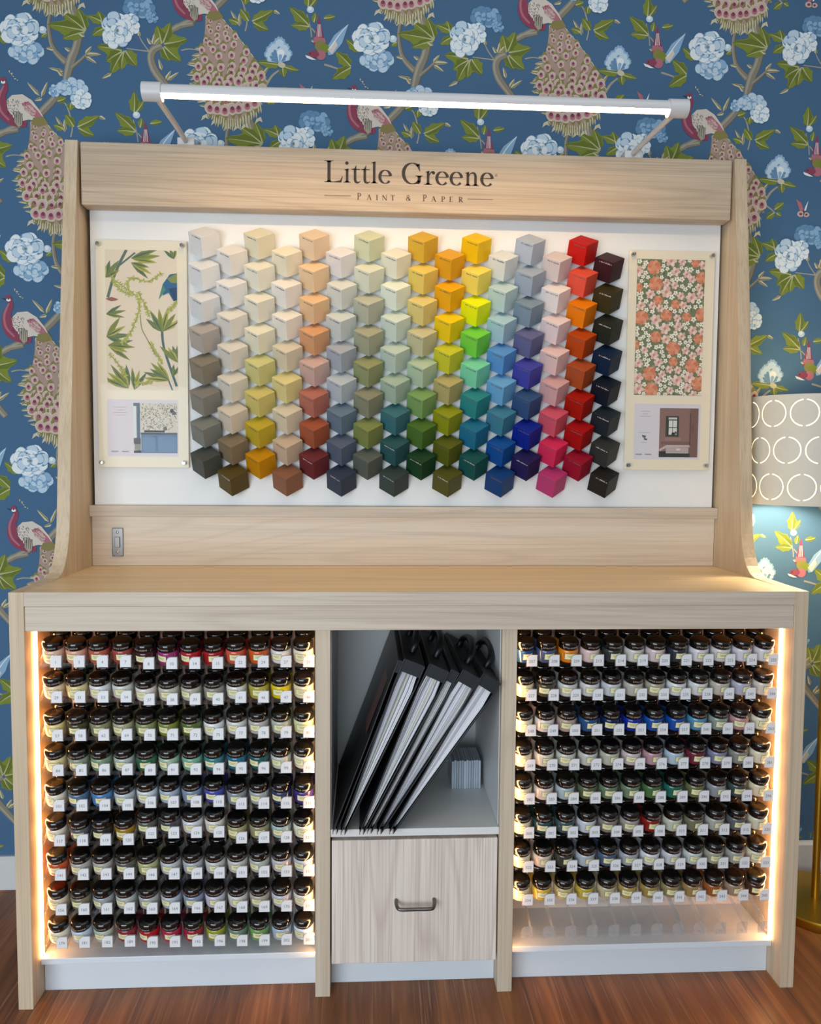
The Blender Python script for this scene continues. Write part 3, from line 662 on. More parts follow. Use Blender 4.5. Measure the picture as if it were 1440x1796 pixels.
class Pr:
    """flat print: polygons stacked a hair apart on a sheet, uv in 0..1 with v downward"""
    def __init__(s, fx0, fx1, fz0, fz1, at, y=.4263):
        s.b = MB(); s.at = at; s.r = (fx0, fx1, fz0, fz1); s.y = y; s.n = 0; s.m = []
    def col(s, h):
        m = mat('print_ink', h, .6)
        if m not in s.m: s.m.append(m)
        return s.m.index(m)
    def P(s, u, v):
        f = s.r; return s.at(f[0]+(f[1]-f[0])*min(max(u, 0), 1), f[2]+(f[3]-f[2])*min(max(v, 0), 1))
    def poly(s, h, pts):
        s.n += 1; y = s.y-.0000012*s.n
        if sum(0 <= u <= 1 and 0 <= v <= 1 for u, v in pts) == 0: return
        q = [s.P(u, v) for u, v in pts]
        s.b.poly([(p[0], y, p[1]) for p in q], s.col(h))
    def ell(s, h, u, v, ru, rv, a=0, n=12):
        c, d = math.cos(a), math.sin(a); asp = s.asp()
        s.poly(h, [(u+(ru*math.cos(t)*c-rv*math.sin(t)*d), v+(ru*math.cos(t)*d+rv*math.sin(t)*c)/asp) for t in [2*PI*i/n for i in range(n)]])
    def asp(s):
        a, b_ = s.P(0, 0), s.P(1, 1); return abs(b_[1]-a[1])/abs(b_[0]-a[0])
    def leaf(s, h, b, t, w):
        asp = s.asp(); dx, dy = t[0]-b[0], (t[1]-b[1])*asp; l = math.hypot(dx, dy) or 1; nx, ny = -dy/l, dx/l
        L = [(b[0]+dx*f+nx*w*k, b[1]+(dy*f+ny*w*k)/asp) for f, k in ((.2, .6), (.45, 1), (.75, .6))]; R = [(b[0]+dx*f-nx*w*k, b[1]+(dy*f-ny*w*k)/asp) for f, k in ((.75, .6), (.45, 1), (.2, .6))]
        s.poly(h, [b]+L+[t]+R)
    def line(s, h, pts, w):
        asp = s.asp(); q = spline(pts, 6)
        for i in range(len(q)-1):
            a, c = q[i], q[i+1]; dx, dy = c[0]-a[0], (c[1]-a[1])*asp; l = math.hypot(dx, dy) or 1; nx, ny = -dy/l*w/2, dx/l*w/2/asp
            s.poly(h, [(a[0]+nx, a[1]+ny), (c[0]+nx, c[1]+ny), (c[0]-nx, c[1]-ny), (a[0]-nx, a[1]-ny)])
    def rect(s, h, u0, u1, v0, v1): s.poly(h, [(u0, v0), (u1, v0), (u1, v1), (u0, v1)])
    def obj(s, name, parent, label=None): return s.b.obj(name, s.m, parent, fix=False, label=label)
# left board: green leafy paper and a kitchen card
e, at = board(-0.8409, -0.6016, 1.2212, 1.8242, 'cream sample board with a green leafy wallpaper piece and kitchen card', 'leaf')
p = Pr(.105, .89, .042, .655, at)
p.rect('#e6d6c0', 0, 1, 0, 1)
LG = ['#a8a64a', '#8f9640', '#74834e', '#657a58', '#b4ae58', '#838a48']; r = random.Random(3)
def spray(b, ang, n, l, w, spread):
    for k in range(n):
        a = ang+spread*(k/(n-1)-.5); ll = l*r.uniform(.75, 1.1)
        t = (b[0]+ll*math.cos(a), b[1]-ll*math.sin(a)/p.asp())
        p.leaf(LG[(k+int(ang*7)) % 6], b, t, w*.85); p.leaf(('#4e6450', '#7c8440')[k % 2], b, (b[0]+(t[0]-b[0])*.85, b[1]+(t[1]-b[1])*.85), w*.26)
def catkin(pts):
    q = spline(pts, 10); p.line('#8a8f44', pts, .012)
    for i, (u, v) in enumerate(q):
        for k in range(3): 
            a = r.uniform(0, 2*PI); l = r.uniform(.025, .055); p.leaf(r.choice(['#b0b255', '#a0a84a', '#bcb866']), (u, v), (u+l*math.cos(a), v+l*math.sin(a)/p.asp()), .0075)
p.line('#5f7268', [(.03, .34), (.1, .22), (.18, .12), (.3, 0)], .04); p.line('#5f7268', [(.18, .12), (.3, .07), (.42, .02)], .025)
p.line('#4f6c70', [(.78, .55), (.8, .68), (.88, .82), (.98, .97)], .035); p.line('#4f6c70', [(.86, .92), (.92, 1.0)], .02)
spray((.36, .06), .1, 3, .44, .05, .5); spray((.36, .09), -.5, 3, .34, .04, .5); spray((.0, .2), 1.1, 4, .3, .045, 1.2); spray((.78, .58), 1.5, 6, .36, .045, 1.9); spray((.0, .62), .3, 4, .34, .045, 1.3)
spray((.02, .68), -.2, 4, .38, .045, .8); spray((.3, .99), 2.2, 5, .4, .05, 1.1); spray((.38, 1.0), 1.3, 3, .3, .04, .7); spray((.88, .93), 2.6, 5, .36, .045, .9); spray((1.0, .8), 2.0, 4, .32, .045, .8); spray((.0, .46), .2, 3, .3, .03, .7); spray((.92, .9), 1.2, 2, .2, .035, .5); spray((.96, .06), 1.9, 3, .2, .03, 1.0)
catkin([(.08, .2), (.3, .28), (.45, .34), (.47, .42), (.4, .52), (.3, .62), (.22, .66)]); catkin([(.45, .3), (.54, .38), (.6, .46)]); catkin([(.3, .26), (.36, .2), (.6, .22), (.78, .16)])
catkin([(.1, .22), (.2, .28), (.34, .32)]); catkin([(.04, .74), (.2, .84), (.26, .9)]); catkin([(.62, .66), (.68, .72), (.78, .8)]); catkin([(.86, .44), (.93, .4), (1, .36)]); catkin([(.4, .96), (.5, .95), (.62, .94)])
p.line('#8a8f44', [(.48, .46), (.5, .56), (.58, .64), (.7, .76)], .01)
p.poly('#2f6690', [(.8, .24), (.9, .17), (1, .16), (1, .34), (.95, .36), (.88, .30), (.8, .32)]); p.poly('#86914c', [(.86, .2), (1, .16), (1, .23), (.92, .23)]); p.poly('#4e8a78', [(.74, .35), (.8, .24), (.84, .28)]); p.poly('#23476c', [(.88, .27), (1, .26), (1, .35), (.96, .36)])
p.leaf('#9a6258', (0, .35), (.18, .355), .03)
p.obj('paper_swatch', e, 'cream wallpaper piece with green leaves')
c = Pr(.10, .885, .697, .95, at); c.rect('#dcd4da', 0, 1, 0, 1)
for u0, u1, v in ((.1, .27, .13), (.14, .24, .18), (.09, .28, .225), (.12, .26, .27)): c.rect('#b8aeb4', u0, u1, v, v+.012)
for u0 in (.05, .2): c.rect('#8f8f98', u0, u0+.1, .905, .925)
co_ = c.obj('info_card', e, 'white information card with blue kitchen photo')
ph = Pr(.39, .875, .712, .935, at, .42625); ph.rect('#d8cfc0', 0, 1, 0, 1); ph.rect('#54687c', .07, .15, 0, .98); ph.rect('#54687c', 0, .15, 0, .06); ph.rect('#dfe2e4', 0, .06, .07, .7); ph.rect('#4a4c50', 0, .16, .7, .82); ph.rect('#8f8d84', .02, .16, .82, .94); ph.rect('#2f3238', 0, .17, .95, 1)
for k in range(260): ph.leaf(r.choice(['#9a9478', '#7d7a66', '#b3ab8c', '#6f6f62']), (u := r.uniform(.17, .98), v := r.uniform(.02, .53)), (u+r.uniform(-.05, .05), v+r.uniform(-.05, .05)), .011)
ph.rect('#5f7d9c', .17, 1, .62, 1); ph.rect('#48505c', .16, 1, .59, .63); ph.rect('#3c3f44', .24, .72, .545, .585); ph.rect('#6e8cab', .2, .48, .68, .97); ph.rect('#6e8cab', .56, .97, .68, .97); ph.rect('#4b6785', .52, .53, .64, 1); ph.rect('#3a4a60', .42, .52, .665, .68); ph.rect('#3a4a60', .88, .98, .79, .8); ph.rect('#3a4a60', .88, .98, .66, .67)
ph.ell('#4b4550', .88, .15, .045, .05); ph.ell('#5a5058', .93, .2, .05, .04); ph.ell('#6c6a66', .72, .51, .05, .05); ph.ell('#d4d8da', .73, .57, .02, .03)
ph.obj('room_photo', co_)
# right board: pink and white floral paper and a bathroom card
e, at = board(0.598, 0.8393, 1.2242, 1.8282, 'cream sample board with a pink flowered wallpaper piece and bathroom card', 'flower')
p = Pr(.095, .885, .04, .655, at); p.rect('#76805e', 0, 1, 0, 1); r = random.Random(5)
for k in range(420):
    u, v = r.random(), r.random(); a = r.uniform(0, 2*PI); l = r.uniform(.03, .07)
    p.leaf(r.choice(['#8e9670', '#66704e', '#a0a682', '#59643f']), (u, v), (u+l*math.cos(a), v+l*math.sin(a)/p.asp()), .012)
def flower(u, v, rad, cols, n, heart):
    for i in range(n):
        a = 2*PI*i/n+r.random()*.3
        p.ell(cols[i % len(cols)], u+rad*.55*math.cos(a), v+rad*.55*math.sin(a)/p.asp(), rad*.5, rad*.36, a, 8)
    p.ell(heart, u, v, rad*.28, rad*.28, 0, 8)
pts = []
def free(u, v, d):
    if any(math.hypot(u-a, (v-b_)*p.asp()) < (d+dd)*.86 for a, b_, dd in pts): return False
    pts.append((u, v, d)); return True
for u, v in ((.25, .06), (.86, .02), (.28, .18), (.95, .13), (.02, .21), (.32, .3), (.58, .33), (.08, .43), (.45, .41), (.75, .42), (.98, .4), (.3, .57), (.93, .58), (.0, .63), (.56, .65), (.57, .75), (.85, .78), (.22, .84), (.25, .96), (.95, .91)):
    big = r.choice([.105, .085, .07]); free(u, v, big)
    flower(u, v, big, ['#d98a68', '#e29c7c', '#d07c5a'], 9, '#c9714f'); p.ell('#dd9270', u, v+.004, big*.5, big*.34)
for k in range(260):
    u, v = r.random(), r.random(); d = r.choice([.085, .07, .06])
    if free(u, v, d): flower(u, v, d, ['#e9c6b8', '#f0d6cb', '#dfb4a6'], 6, '#cc8f80')
for k in range(3000):
    u, v = r.random(), r.random(); d = r.choice([.042, .036, .032])
    if free(u, v, d): flower(u, v, d, ['#f4efe2', '#ece5d4'], 5, '#b9a46a')
p.obj('paper_swatch', e, 'green wallpaper piece with pink, orange and white flowers')
c = Pr(.107, .886, .695, .95, at); c.rect('#dad5dc', 0, 1, 0, 1)
for u0, u1, v in ((.09, .24, .13), (.12, .2, .175), (.08, .25, .22), (.08, .24, .51), (.1, .2, .69)): c.rect('#b9b3ba', u0, u1, v, v+.012)
for k in range(7): c.ell('#55525a', .16+r.uniform(-.03, .03), .61+r.uniform(-.035, .035), .016, .012, r.random()*3)
for u0 in (.03, .17): c.rect('#8f8f98', u0, u0+.1, .9, .92)
co_ = c.obj('info_card', e, 'white information card with pink bathroom photo')
ph = Pr(.405, .862, .714, .94, at, .42625); ph.rect('#8d6d66', 0, 1, 0, 1); ph.rect('#7b5c57', .78, 1, 0, 1); ph.rect('#5b4644', .78, .81, .1, .75); ph.rect('#3d4038', .16, .5, .16, .58); ph.rect('#c9cdc8', .23, .45, .19, .23); ph.rect('#d8dcd6', .24, .45, .25, .54)
ph.rect('#4e5048', .335, .35, .25, .54); ph.rect('#4e5048', .24, .45, .385, .4); ph.ell('#39352f', .36, .53, .05, .05); ph.ell('#6d6158', .42, .5, .03, .04); ph.rect('#9a7c74', .14, .56, .6, .66); ph.rect('#7a605a', .05, .78, .68, .74); ph.poly('#c6b4b2', [(0, .84), (.2, .75), (.78, .75), (.8, .79), (.2, .8), (.02, .88)])
ph.rect('#b7a9a9', .18, .76, .8, .92); ph.ell('#d8cfd0', .5, .84, .06, .03); ph.rect('#33342f', .0, .18, .88, 1); ph.rect('#3b3c36', .18, .8, .92, 1); ph.ell('#7c4f48', .86, .42, .04, .12)
ph.obj('room_photo', co_)

# ------------------------------------------------------------------ paint pots in the two bays
LEFT = [['e4bca4', 'dca48c', 'b45c44', '9c443c', '40181c', '9c3070', 'b01c28', 'a41820', 'd45840', 'd05820', 'e4dcd8', 'ecdcc0'],
 ['ecd0ac', 'e0cc90', 'e0dedc', 'd4d2ca', 'e4d8d0', 'c4beae', 'b8b2a0', '948e84', 'dcdad0', 'b0a440', 'dcc40c', 'e8d8b0'],
 ['ecd488', '4a442c', '8c8664', 'aca688', '8a905c', '7c8838', '5a6a34', 'e0e2e2', 'd4d4d0', 'b8b4ac', 'b4baa8', 'd4d4a0'],
 ['e8d498', '8c9484', '7c9878', 'b4bcb4', '2f6848', 'a4bca4', '78b098', '3c8084', '206888', '1e5a5c', 'c4c8bc', 'e4dcc4'],
 ['e4dcc8', '54708c', '4c80b8', 'c0c4c8', 'd0d8dc', 'a4b4c4', '8090a8', '4850a8', '8c9498', 'a4acac', '2c3c60', '40307c'],
 ['e4d8c0', '585c60', '2a2a28', 'a07820', '5c5c54', '4a4a4c', 'd8d8dc', 'dcd8cc', 'a8a070', '989070', 'a4bcb8', 'e0dcc8'],
 ['c85028', 'b0aca4', 'b4aca4', '605c58', 'b8b480', 'c0c4c4', 'b0b4b8', 'c8c8c4', 'c4c4bc', 'b4bab0', 'c8c0c4', 'b8c0cc'],
 ['dcccb0', '807860', 'a0a4a8', 'b8bcb8', 'b0b0ac', 'b4bcc4', '8c98b0', 'c8c4d0', 'd4d0c8', 'b4ac9c', 'ccc8d4', 'e0d8c8'],
 ['e8dcc0', 'c0ccdc', 'b8c0ac', '8c2838', 'b01820', 'b02848', 'a01c38', '981c30', '98a030', '6c8878', '70a058', 'a8bccc']]
LEFT[8] = ['e8dcc0', 'c0ccdc', 'b8c0ac', '8c2838', 'b01820', 'b02848', 'a01c38', '98a030', '6c8878', '70a058', 'a8bccc', 'dce4ec']
RIGHT = [['24487c', '48587c', 'e08418', 'dcc0bc', '34383a', 'd0ccc4', 'd8c4c4', '2c3440', 'dcd8dc', 'd8d4d0', 'd8d4dc', 'dcd8dc'],
 ['ecdcb0', '4a4438', 'ccccc8', 'd0d0d0', 'c4c8cc', 'b8b4a8', 'aca494', 'dcdce0', 'd8d6d4', 'c0b8a8', 'b8b4c4', 'dccfc0'],
 ['e8dcc0', 'dcd0cc', 'b49c90', '24507c', '0c2450', '102c98', '1450a0', '0c48a0', '5090b0', '8c9890', 'c09090', 'e4dcc0'],
 ['e8d8b8', 'e0d4c0', 'c8c8bc', 'c4c4bc', 'b8b8a4', 'ccbcbc', 'b89098', 'b0c4d0', '702838', '8484a0', '8c8c84', 'e4d8bc'],
 ['e4d4b4', 'dccabc', 'a8b8bc', '5a6848', '688060', '708468', '4a7040', '1c6858', '6c7048', '909498', '40504c', 'e4d4b0'],
 ['e8d8b4', '284c50', '3c5458', 'c8ccd4', '8c8078', 'a89c94', '8c1c18', 'c0c4b0', '74745c', 'acaca4', '606468', 'dcd0b4'],
 ['e4d8b8', 'd8c4b0', '3c3c34', 'b0b8c0', '50607c', 'a8acb4', 'dcdce0', 'c8c8cc', 'c8ccc8', 'a8a490', 'a4a49c', 'e0d4b8'],
 ['e4d0a8', 'e0b840', 'c8b478', 'c0a840', 'c0b490', 'b09850', 'a08848', '988858', 'a08050', 'a05828', 'a08870', '503020']]
NL = [[1, 3, 4, 7, 8, 10, 14, 15, 22, 24, 27, 28], [29, 31, 33, 34, 37, 38, 39, 40, 41, 46, 47, 48], [57, 58, 62, 64, 70, 71, 72, 75, 77, 78, 79, 80], [84, 85, 86, 87, 88, 91, 92, 94, 95, 96, 99, 100],
      [101, 102, 104, 105, 106, 107, 108, 110, 113, 114, 115, 116], [117, 118, 119, 120, 122, 123, 124, 125, 126, 127, 128, 129], [141, 142, 143, 144, 146, 147, 149, 150, 151, 152, 153, 155], [156, 160, 161, 162, 163, 164, 166, 167, 168, 169, 170, 171], [179, 181, 182, 189, 190, 191, 193, 196, 198, 199, 202, 203]]
NR = [[207, 208, 209, 213, 214, 219, 220, 221, 222, 223, 224, 225], [227, 228, 229, 230, 231, 232, 233, 235, 238, 240, 243, 244], [248, 249, 250, 251, 252, 253, 254, 257, 260, 261, 262, 263], [269, 270, 271, 272, 274, 275, 276, 277, 278, 279, 280, 281],
      [282, 283, 284, 285, 286, 287, 288, 289, 290, 292, 294, 296], [300, 301, 302, 303, 304, 305, 308, 310, 311, 312, 315, 320], [322, 323, 324, 325, 326, 327, 328, 329, 330, 331, 332, 333], [334, 335, 336, 337, 338, 339, 340, 341, 342, 343, 344, 345]]
ZL = [[.7895, .7086, .6206, .5401, .4577, .3762, .2955, .2131, .1343], [.7845, .7017, .6198, .5388, .4626, .3901, .2928, .2112, .1306], [.787, .7051, .6227, .5398, .4564, .3752, .2936, .2101, .1289]]
ZR = [.7850, .7040, .6200, .5375, .4565, .3745, .2922, .2111, .1300]
TILT = math.radians(17)
UP = Vector((0, -math.sin(TILT), math.cos(TILT))); BK = Vector((0, math.cos(TILT), math.sin(TILT)))
# shared pot meshes (local origin at the base centre)
def lathe_mesh(name, prof, m, seg=28):
    b = MB(); b.lathe(prof, seg); return b.mesh(name, m, smooth=50)
JAR = [(.0190, 0), (.0215, .0008), (.0232, .003), (.0236, .006), (.0236, .0282), (.0228, .0310), (.0214, .0328), (.0205, .0334), (.0205, .0364)]
LID = [(.0208, .0337), (.0226, .0339), (.0230, .0346), (.0230, .0462), (.0224, .0492), (.0210, .0516), (.0186, .0531), (.015, .0538), (.006, .0540), (.0004, .0540)]
jar_me = lathe_mesh('jar', JAR, mat('jar_paint', '#cccccc', .18)); lid_me = lathe_mesh('lid', LID, BLACKG)
def patch(b, r, a0, a1, z0, z1, mi, n=8):
    rows = [[(r*math.sin(a0+(a1-a0)*i/n), -r*math.cos(a0+(a1-a0)*i/n), z) for i in range(n+1)] for z in (z0, z1)]
    b.grid(rows, mi)
lb = MB(); patch(lb, .02375, -.54, .54, .0105, .0260, 0); patch(lb, .02385, -.505, .505, .0113, .0252, 1)
for z, a in ((.0198, .30), (.0168, .20)): patch(lb, .02392, -a, a, z, z+.0012, 2)
label_me = lb.mesh('label', [mat('label_border', '#4c4a34', .5), mat('cream_label', '#efeab6', .5), mat('label_line', '#a09b6e', .5)], fix=False)
tv, tf = text_mesh('LITTLE GREENE', .0052)
lt = MB(); lt.v = [(.0232*math.sin(x/.0232), -.0232*math.cos(x/.0232), .0388+y) for x, y, z in tv]; lt.f = tf; lt.m = [0]*len(tf)
letter_me = lt.mesh('lid_lettering', [mat('white_lid_print', '#b9b6b0', .5)], fix=False)
jmat = lambda h: mat('jar_paint', '#'+h, .16, coat=.5)
def pot_mat(base, spin): return Matrix.Translation(base) @ Matrix.Rotation(TILT, 4, 'X') @ Matrix.Rotation(spin, 4, 'Z')
def pot(base, spin, h, label, group, front):
    root = bpy.data.objects.new('paint_pot', None); COL.objects.link(root); root.empty_display_size = .02
    root.location = base; root.rotation_euler = (Matrix.Rotation(TILT, 3, 'X') @ Matrix.Rotation(spin, 3, 'Z')).to_euler()
    tag(root, label, 'paint pot', group)
    j = link('jar', jar_me, root); s = j.material_slots[0]; s.link = 'OBJECT'; s.material = jmat(h)
    l = link('lid', lid_me, root); link('label', label_me, root)
    if front: link('lettering', letter_me, l)
stuffm = MB(); smats = [BLACKG, mat('cream_label', '#ded9a6', .5)]
def stuff_pot(base, spin, h):
    Mx = pot_mat(base, spin); m = jmat(h)
    if m not in smats: smats.append(m)
    for me, mi in ((jar_me, smats.index(m)), (lid_me, 0)):
        k = len(stuffm.v); stuffm.v += [tuple(Mx @ v.co) for v in me.vertices]
        for p in me.polygons: stuffm.f.append(tuple(k+i for i in p.vertices)); stuffm.m.append(mi)
CARD = mat('white_number_card', '#e6e5e6', .5); NUM = mat('grey_number_print', '#6c6c74', .6)
def tray(side, r, k, xs, pitch, tz, nums, label):
    n = len(xs); x0, x1 = max(xs[0]-pitch/2+.0004, .2267 if side == 'right' else -1), xs[-1]+pitch/2-.0004
    e = empty('pot_tray', ((x0+x1)/2, .12, tz-.02), label, 'tray', 'clear pot trays in the lower bays')
    B0 = Vector((0, .0658, tz-.0030))                       # base centre of the front pots
    def fl(y): return B0.z+(y-B0.y)*math.tan(TILT)        # height of the channel floor
    b = MB(); yb = .2048
    b.prism([(x0, .040, fl(.040)-.0003), (x0, yb, fl(yb)-.0003), (x0, yb, fl(yb)-.0016), (x0, .040, fl(.040)-.0016)], (x1-x0, 0, 0))
    b.prism([(x0, .0380, fl(.04)-.003), (x0, .0400, fl(.04)-.003), (x0, .0400, fl(.04)+.006), (x0, .0380, fl(.04)+.006)], (x1-x0, 0, 0))
    b.obj('tray_floor', ACRY, e, fix=True)
    for i in range(n+1):
        x = x0+.0008 if i == 0 else x1-.0008 if i == n else (xs[i-1]+xs[i])/2
        d = MB(); d.prism([(x-.0007, .0405, fl(.0405)), (x-.0007, .2, fl(.2)), (x-.0007, .2, fl(.2)+.016), (x-.0007, .06, fl(.06)+.018), (x-.0007, .0405, fl(.0405)+.008)], (.0014, 0, 0))
        d.obj('divider', ACRY2, e)
    dx = .0135 if side == 'left' else .0145
    for i, x in enumerate(xs):
        cx = x+dx; w, h = (.0118, .0132)
        def tabpts(w, h, y):
            o = [(cx-w, y, tz-h), (cx+w, y, tz-h), (cx+w, y, tz+h)]
            for t in range(7):
                a = PI/2+PI/2*t/6; o.append((cx-w+.011+.011*math.cos(a), y, tz+h-.011+.011*math.sin(a)))
            return o
        t = MB(); t.prism(tabpts(w+.0014, h+.0012, .0351), (0, .0016, 0))
        t.box(cx-.004, cx+.004, .0367, .0380, tz-.0105, tz-.0055); ho = t.obj('tag_holder', ACRY2, e, fix=True)
        if nums:
            q = MB(); q.prism(tabpts(w, h, .0340), (0, .0008, 0)); ca = q.obj('number_card', CARD, ho, label='white number card')
            v, f = text_mesh(str(nums[i]) if side == 'left' else '%03d' % nums[i], .0098)
            m = MB(); m.v = [(cx+a, .03385, tz-.0048+b_) for a, b_, c_ in v]; m.f = f; m.m = [0]*len(f); m.obj('number', NUM, ca, fix=False)
THIRD = ['left', 'middle', 'right']
for side, COLS, NUMS, xa, pitch in (('left', LEFT, NL, -.8281, .0513), ('right', RIGHT, NR, .2505, .05225)):
    for r in range(9):
        for k in range(3):
            tz = ZL[k][r] if side == 'left' else ZR[r]
            xs = [xa+pitch*(4*k+i) for i in range(4)]
            full = r < len(COLS)
            tray(side, r, k, xs, pitch, tz, NUMS[r][4*k:4*k+4] if full else None, f"{'' if full else 'empty '}clear acrylic pot tray, {THIRD[k]} third of the {ORD[r] if r < 8 else 'bottom'} tier, {side} bay")
            if not full: continue
            for i in range(4):
                c = 4*k+i; h = COLS[r][c]; spin = rnd.uniform(-.42, .3)-(.12 if side == 'left' else -.1)
                base = Vector((xs[i]+rnd.uniform(-.0008, .0008), .0658, tz-.0030))
                nm = f"black-lidded pot of {cname(h)} paint, {ORD[c]} from left, {ORD[r] if r < 8 else 'bottom'} tier, {side} bay"
                pot(base, spin, h, nm, 'front paint pots', True)
                rb = base+BK*.0485; rb.x = xs[i]+rnd.uniform(-.001, .001)
                if r < 4: pot(rb, spin*.7+.2, h, f"rear pot of {cname(h)} paint behind {ORD[c]} from left, {ORD[r]} tier, {side} bay", 'rear paint pots', False)
                else: stuff_pot(rb, 0, h)
o = stuffm.obj('paint_pots', smats, None, smooth=50, fix=False)
tag(o, 'rear rows of black-lidded paint pots behind the lower tiers of both bays', 'paint pots', None, 'stuff')

# ------------------------------------------------------------------ sample books leaning in the middle compartment
COVER = mat('black_book_cover', '#14161a', .38); COVER2 = mat('black_binder_block', '#10151b', .6)
PG = [mat('page_white', '#ebeaee', .6), mat('page_grey', '#c2c3ca', .6), mat('page_dark', '#8b8c96', .6), mat('page_tint', '#c6c8a4', .6)]
def book(bx, tx_, tz_, thick, label, pages=True, y0=-.008, y1=.38, bz=.4005):
    e = empty('sample_book', (bx, (y0+y1)/2, bz), label, 'book', 'sample books leaning in the middle compartment')
    u = Vector((tx_-bx, 0, tz_-bz)); L = u.length; u.normalize(); v = Vector((u.z, 0, -u.x))      # v points right of the lean
    B = Vector((bx, 0, bz))
    def P(a, c, y): q = B+u*a+v*c; return (q.x, y, q.z)
    def strip(pts, y0, y1): b = MB(); b.prism([P(a, c, y0) for a, c in pts], (0, y1-y0, 0)); return b
    ct = .0026
    half = thick/2
    for s in (-1, 1):
        pts = [(0, s*.0030), (L*.5, s*half*.62), (L*.86, s*half), (L, s*half)]
        out = [(a, c+s*ct) for a, c in reversed(pts)]
        strip(pts+out, y0, y1).obj('cover', COVER, e, bevel=.0004)
    strip([(L*.93, -half), (L*.93, half), (L, half), (L, -half)], y0+.003, y1-.003).obj('binding', COVER2, e)
    if pages:
        b = MB(); n = 15; rr = random.Random(int(bx*1000))
        for i in range(n):
            t0, t1 = -1+2*i/n, -1+2*(i+.8)/n
            a0 = .01+rr.uniform(0, .03)
            yy = y0+.006+rr.uniform(0, .006)
            pts = [(a0, .0024*t0), (L*.5, half*.56*t0), (L*.84, half*.93*t0), (L*.93, half*.8*t0), (L*.93, half*.8*t1), (L*.84, half*.93*t1), (L*.5, half*.56*t1), (a0, .0024*t1)]
            k = len(b.f); b.prism([P(a, c, yy) for a, c in pts], (0, y1-.01-yy, 0), rr.choice([0, 0, 0, 1, 1, 2, 0, 3 if rr.random() < .3 else 0]))
        b.obj('pages', PG, e)
    if thick > .03:
        b = MB(); c0 = L+.0003
        b.tube(spline([P(c0, 0, y0+.10), P(c0+.022, 0, y0+.105), P(c0+.036, 0, y0+.14), P(c0+.040, 0, y0+.19), P(c0+.036, 0, y0+.24), P(c0+.022, 0, y0+.275), P(c0, 0, y0+.28)], 5), .0085, 8)
        b.obj('carry_handle', COVER, e, smooth=True, label='black carry handle')
    for s in (-1, 1):
        b = MB(); b.box(bx+s*.004-.0012, bx+s*.004+.0012, y0-.0016, y0+.012, bz-.0022, bz+.010); b.obj('corner_guard', CHROME, e, label='small steel corner')
    return e, P, L, half
book(-.170, -.010, .793, .046, 'thick black sample book leaning right, first of the fanned books from the left')
e, P, L, half = book(-.1890, -.040, .796, .010, 'slim closed black folder with a picture on its cover, against the left side', False, -.004, .39)
b = MB(); cc = -(half*.9+.0034)
b.poly([P(L*.52, -half-.0030, .05), P(L*.85, -half-.0030, .05), P(L*.85, -half-.0030, .16), P(L*.52, -half-.0030, .16)])
b.obj('cover_picture', mat('cover_picture_print', '#5d3c36', .4), e, fix=False)
book(-.128, .046, .781, .044, 'thick black sample book, second of the fanned books from the left')
book(-.1105, .083, .772, .016, 'thin black sample book squeezed upright between two thick fanned books', True, -.004)
book(-.088, .121, .765, .044, 'thick black sample book, second from the right in the leaning row')
book(-.060, .166, .756, .042, 'thick black sample book, rightmost of the row and leaning furthest')
# shrink-wrapped bundle of colour cards behind them
e = empty('card_bundle', (.141, .29, .3975), 'shrink-wrapped bundle of grey colour cards standing on the white shelf', 'card bundle')
for i in range(12):
    x = .1035+i*.0063
    boxobj('card', x, x+.0056, .236+rnd.uniform(0, .003), .33, .3976, .471+rnd.uniform(-.002, .002), mat('colour_card_edge', rnd.choice(['#c6cbd3', '#aeb5c0', '#d4d8de', '#bcc4ca']), .4), e, .0004)
boxobj('wrap', .1022, .1802, .2335, .3325, .39755, .4745, clear('shrink_wrap', (.93, .95, .97), 1.35, .12), e, .003, label='clear shrink wrap')

# ------------------------------------------------------------------ brass floor lamp with pierced drum shade
BRASS = mat('polished_brass', '#d0a53a', .36, 1)
LX, LY = 1.072, .352
lp = empty('floor_lamp', (1.15, .335, 0), 'brass floor lamp with pierced cream drum shade at right of the stand', 'lamp')
b = MB(); b.lathe([(.148, 0), (.150, .003), (.150, .022), (.147, .0255), (.13, .027), (.0004, .028)], 64, (1.165, .335, 0)); b.obj('base', BRASS, lp, smooth=40)
b = MB(); b.tube([(1.145, .335, .026), (1.145, .335, 1.39)], .0105, 16); po = b.obj('pole', BRASS, lp, smooth=40)
b = MB(); b.tube([(1.145, .335, 1.33), (LX, LY, 1.33), (LX, LY, 1.31)], .005, 10); b.obj('shade_arm', BRASS, lp, smooth=40)
SR, SZ0, SZ1 = .150, 1.136, 1.424
b = MB(); rows = 3; cells = 12; ch = (SZ1-SZ0)/3; cw = 2*PI*SR/cells
def cyl(s, z, r=SR): a = s/SR; return (LX+r*math.sin(a), LY-r*math.cos(a), z)
R1, R2, seg = .0325, .0350, 48
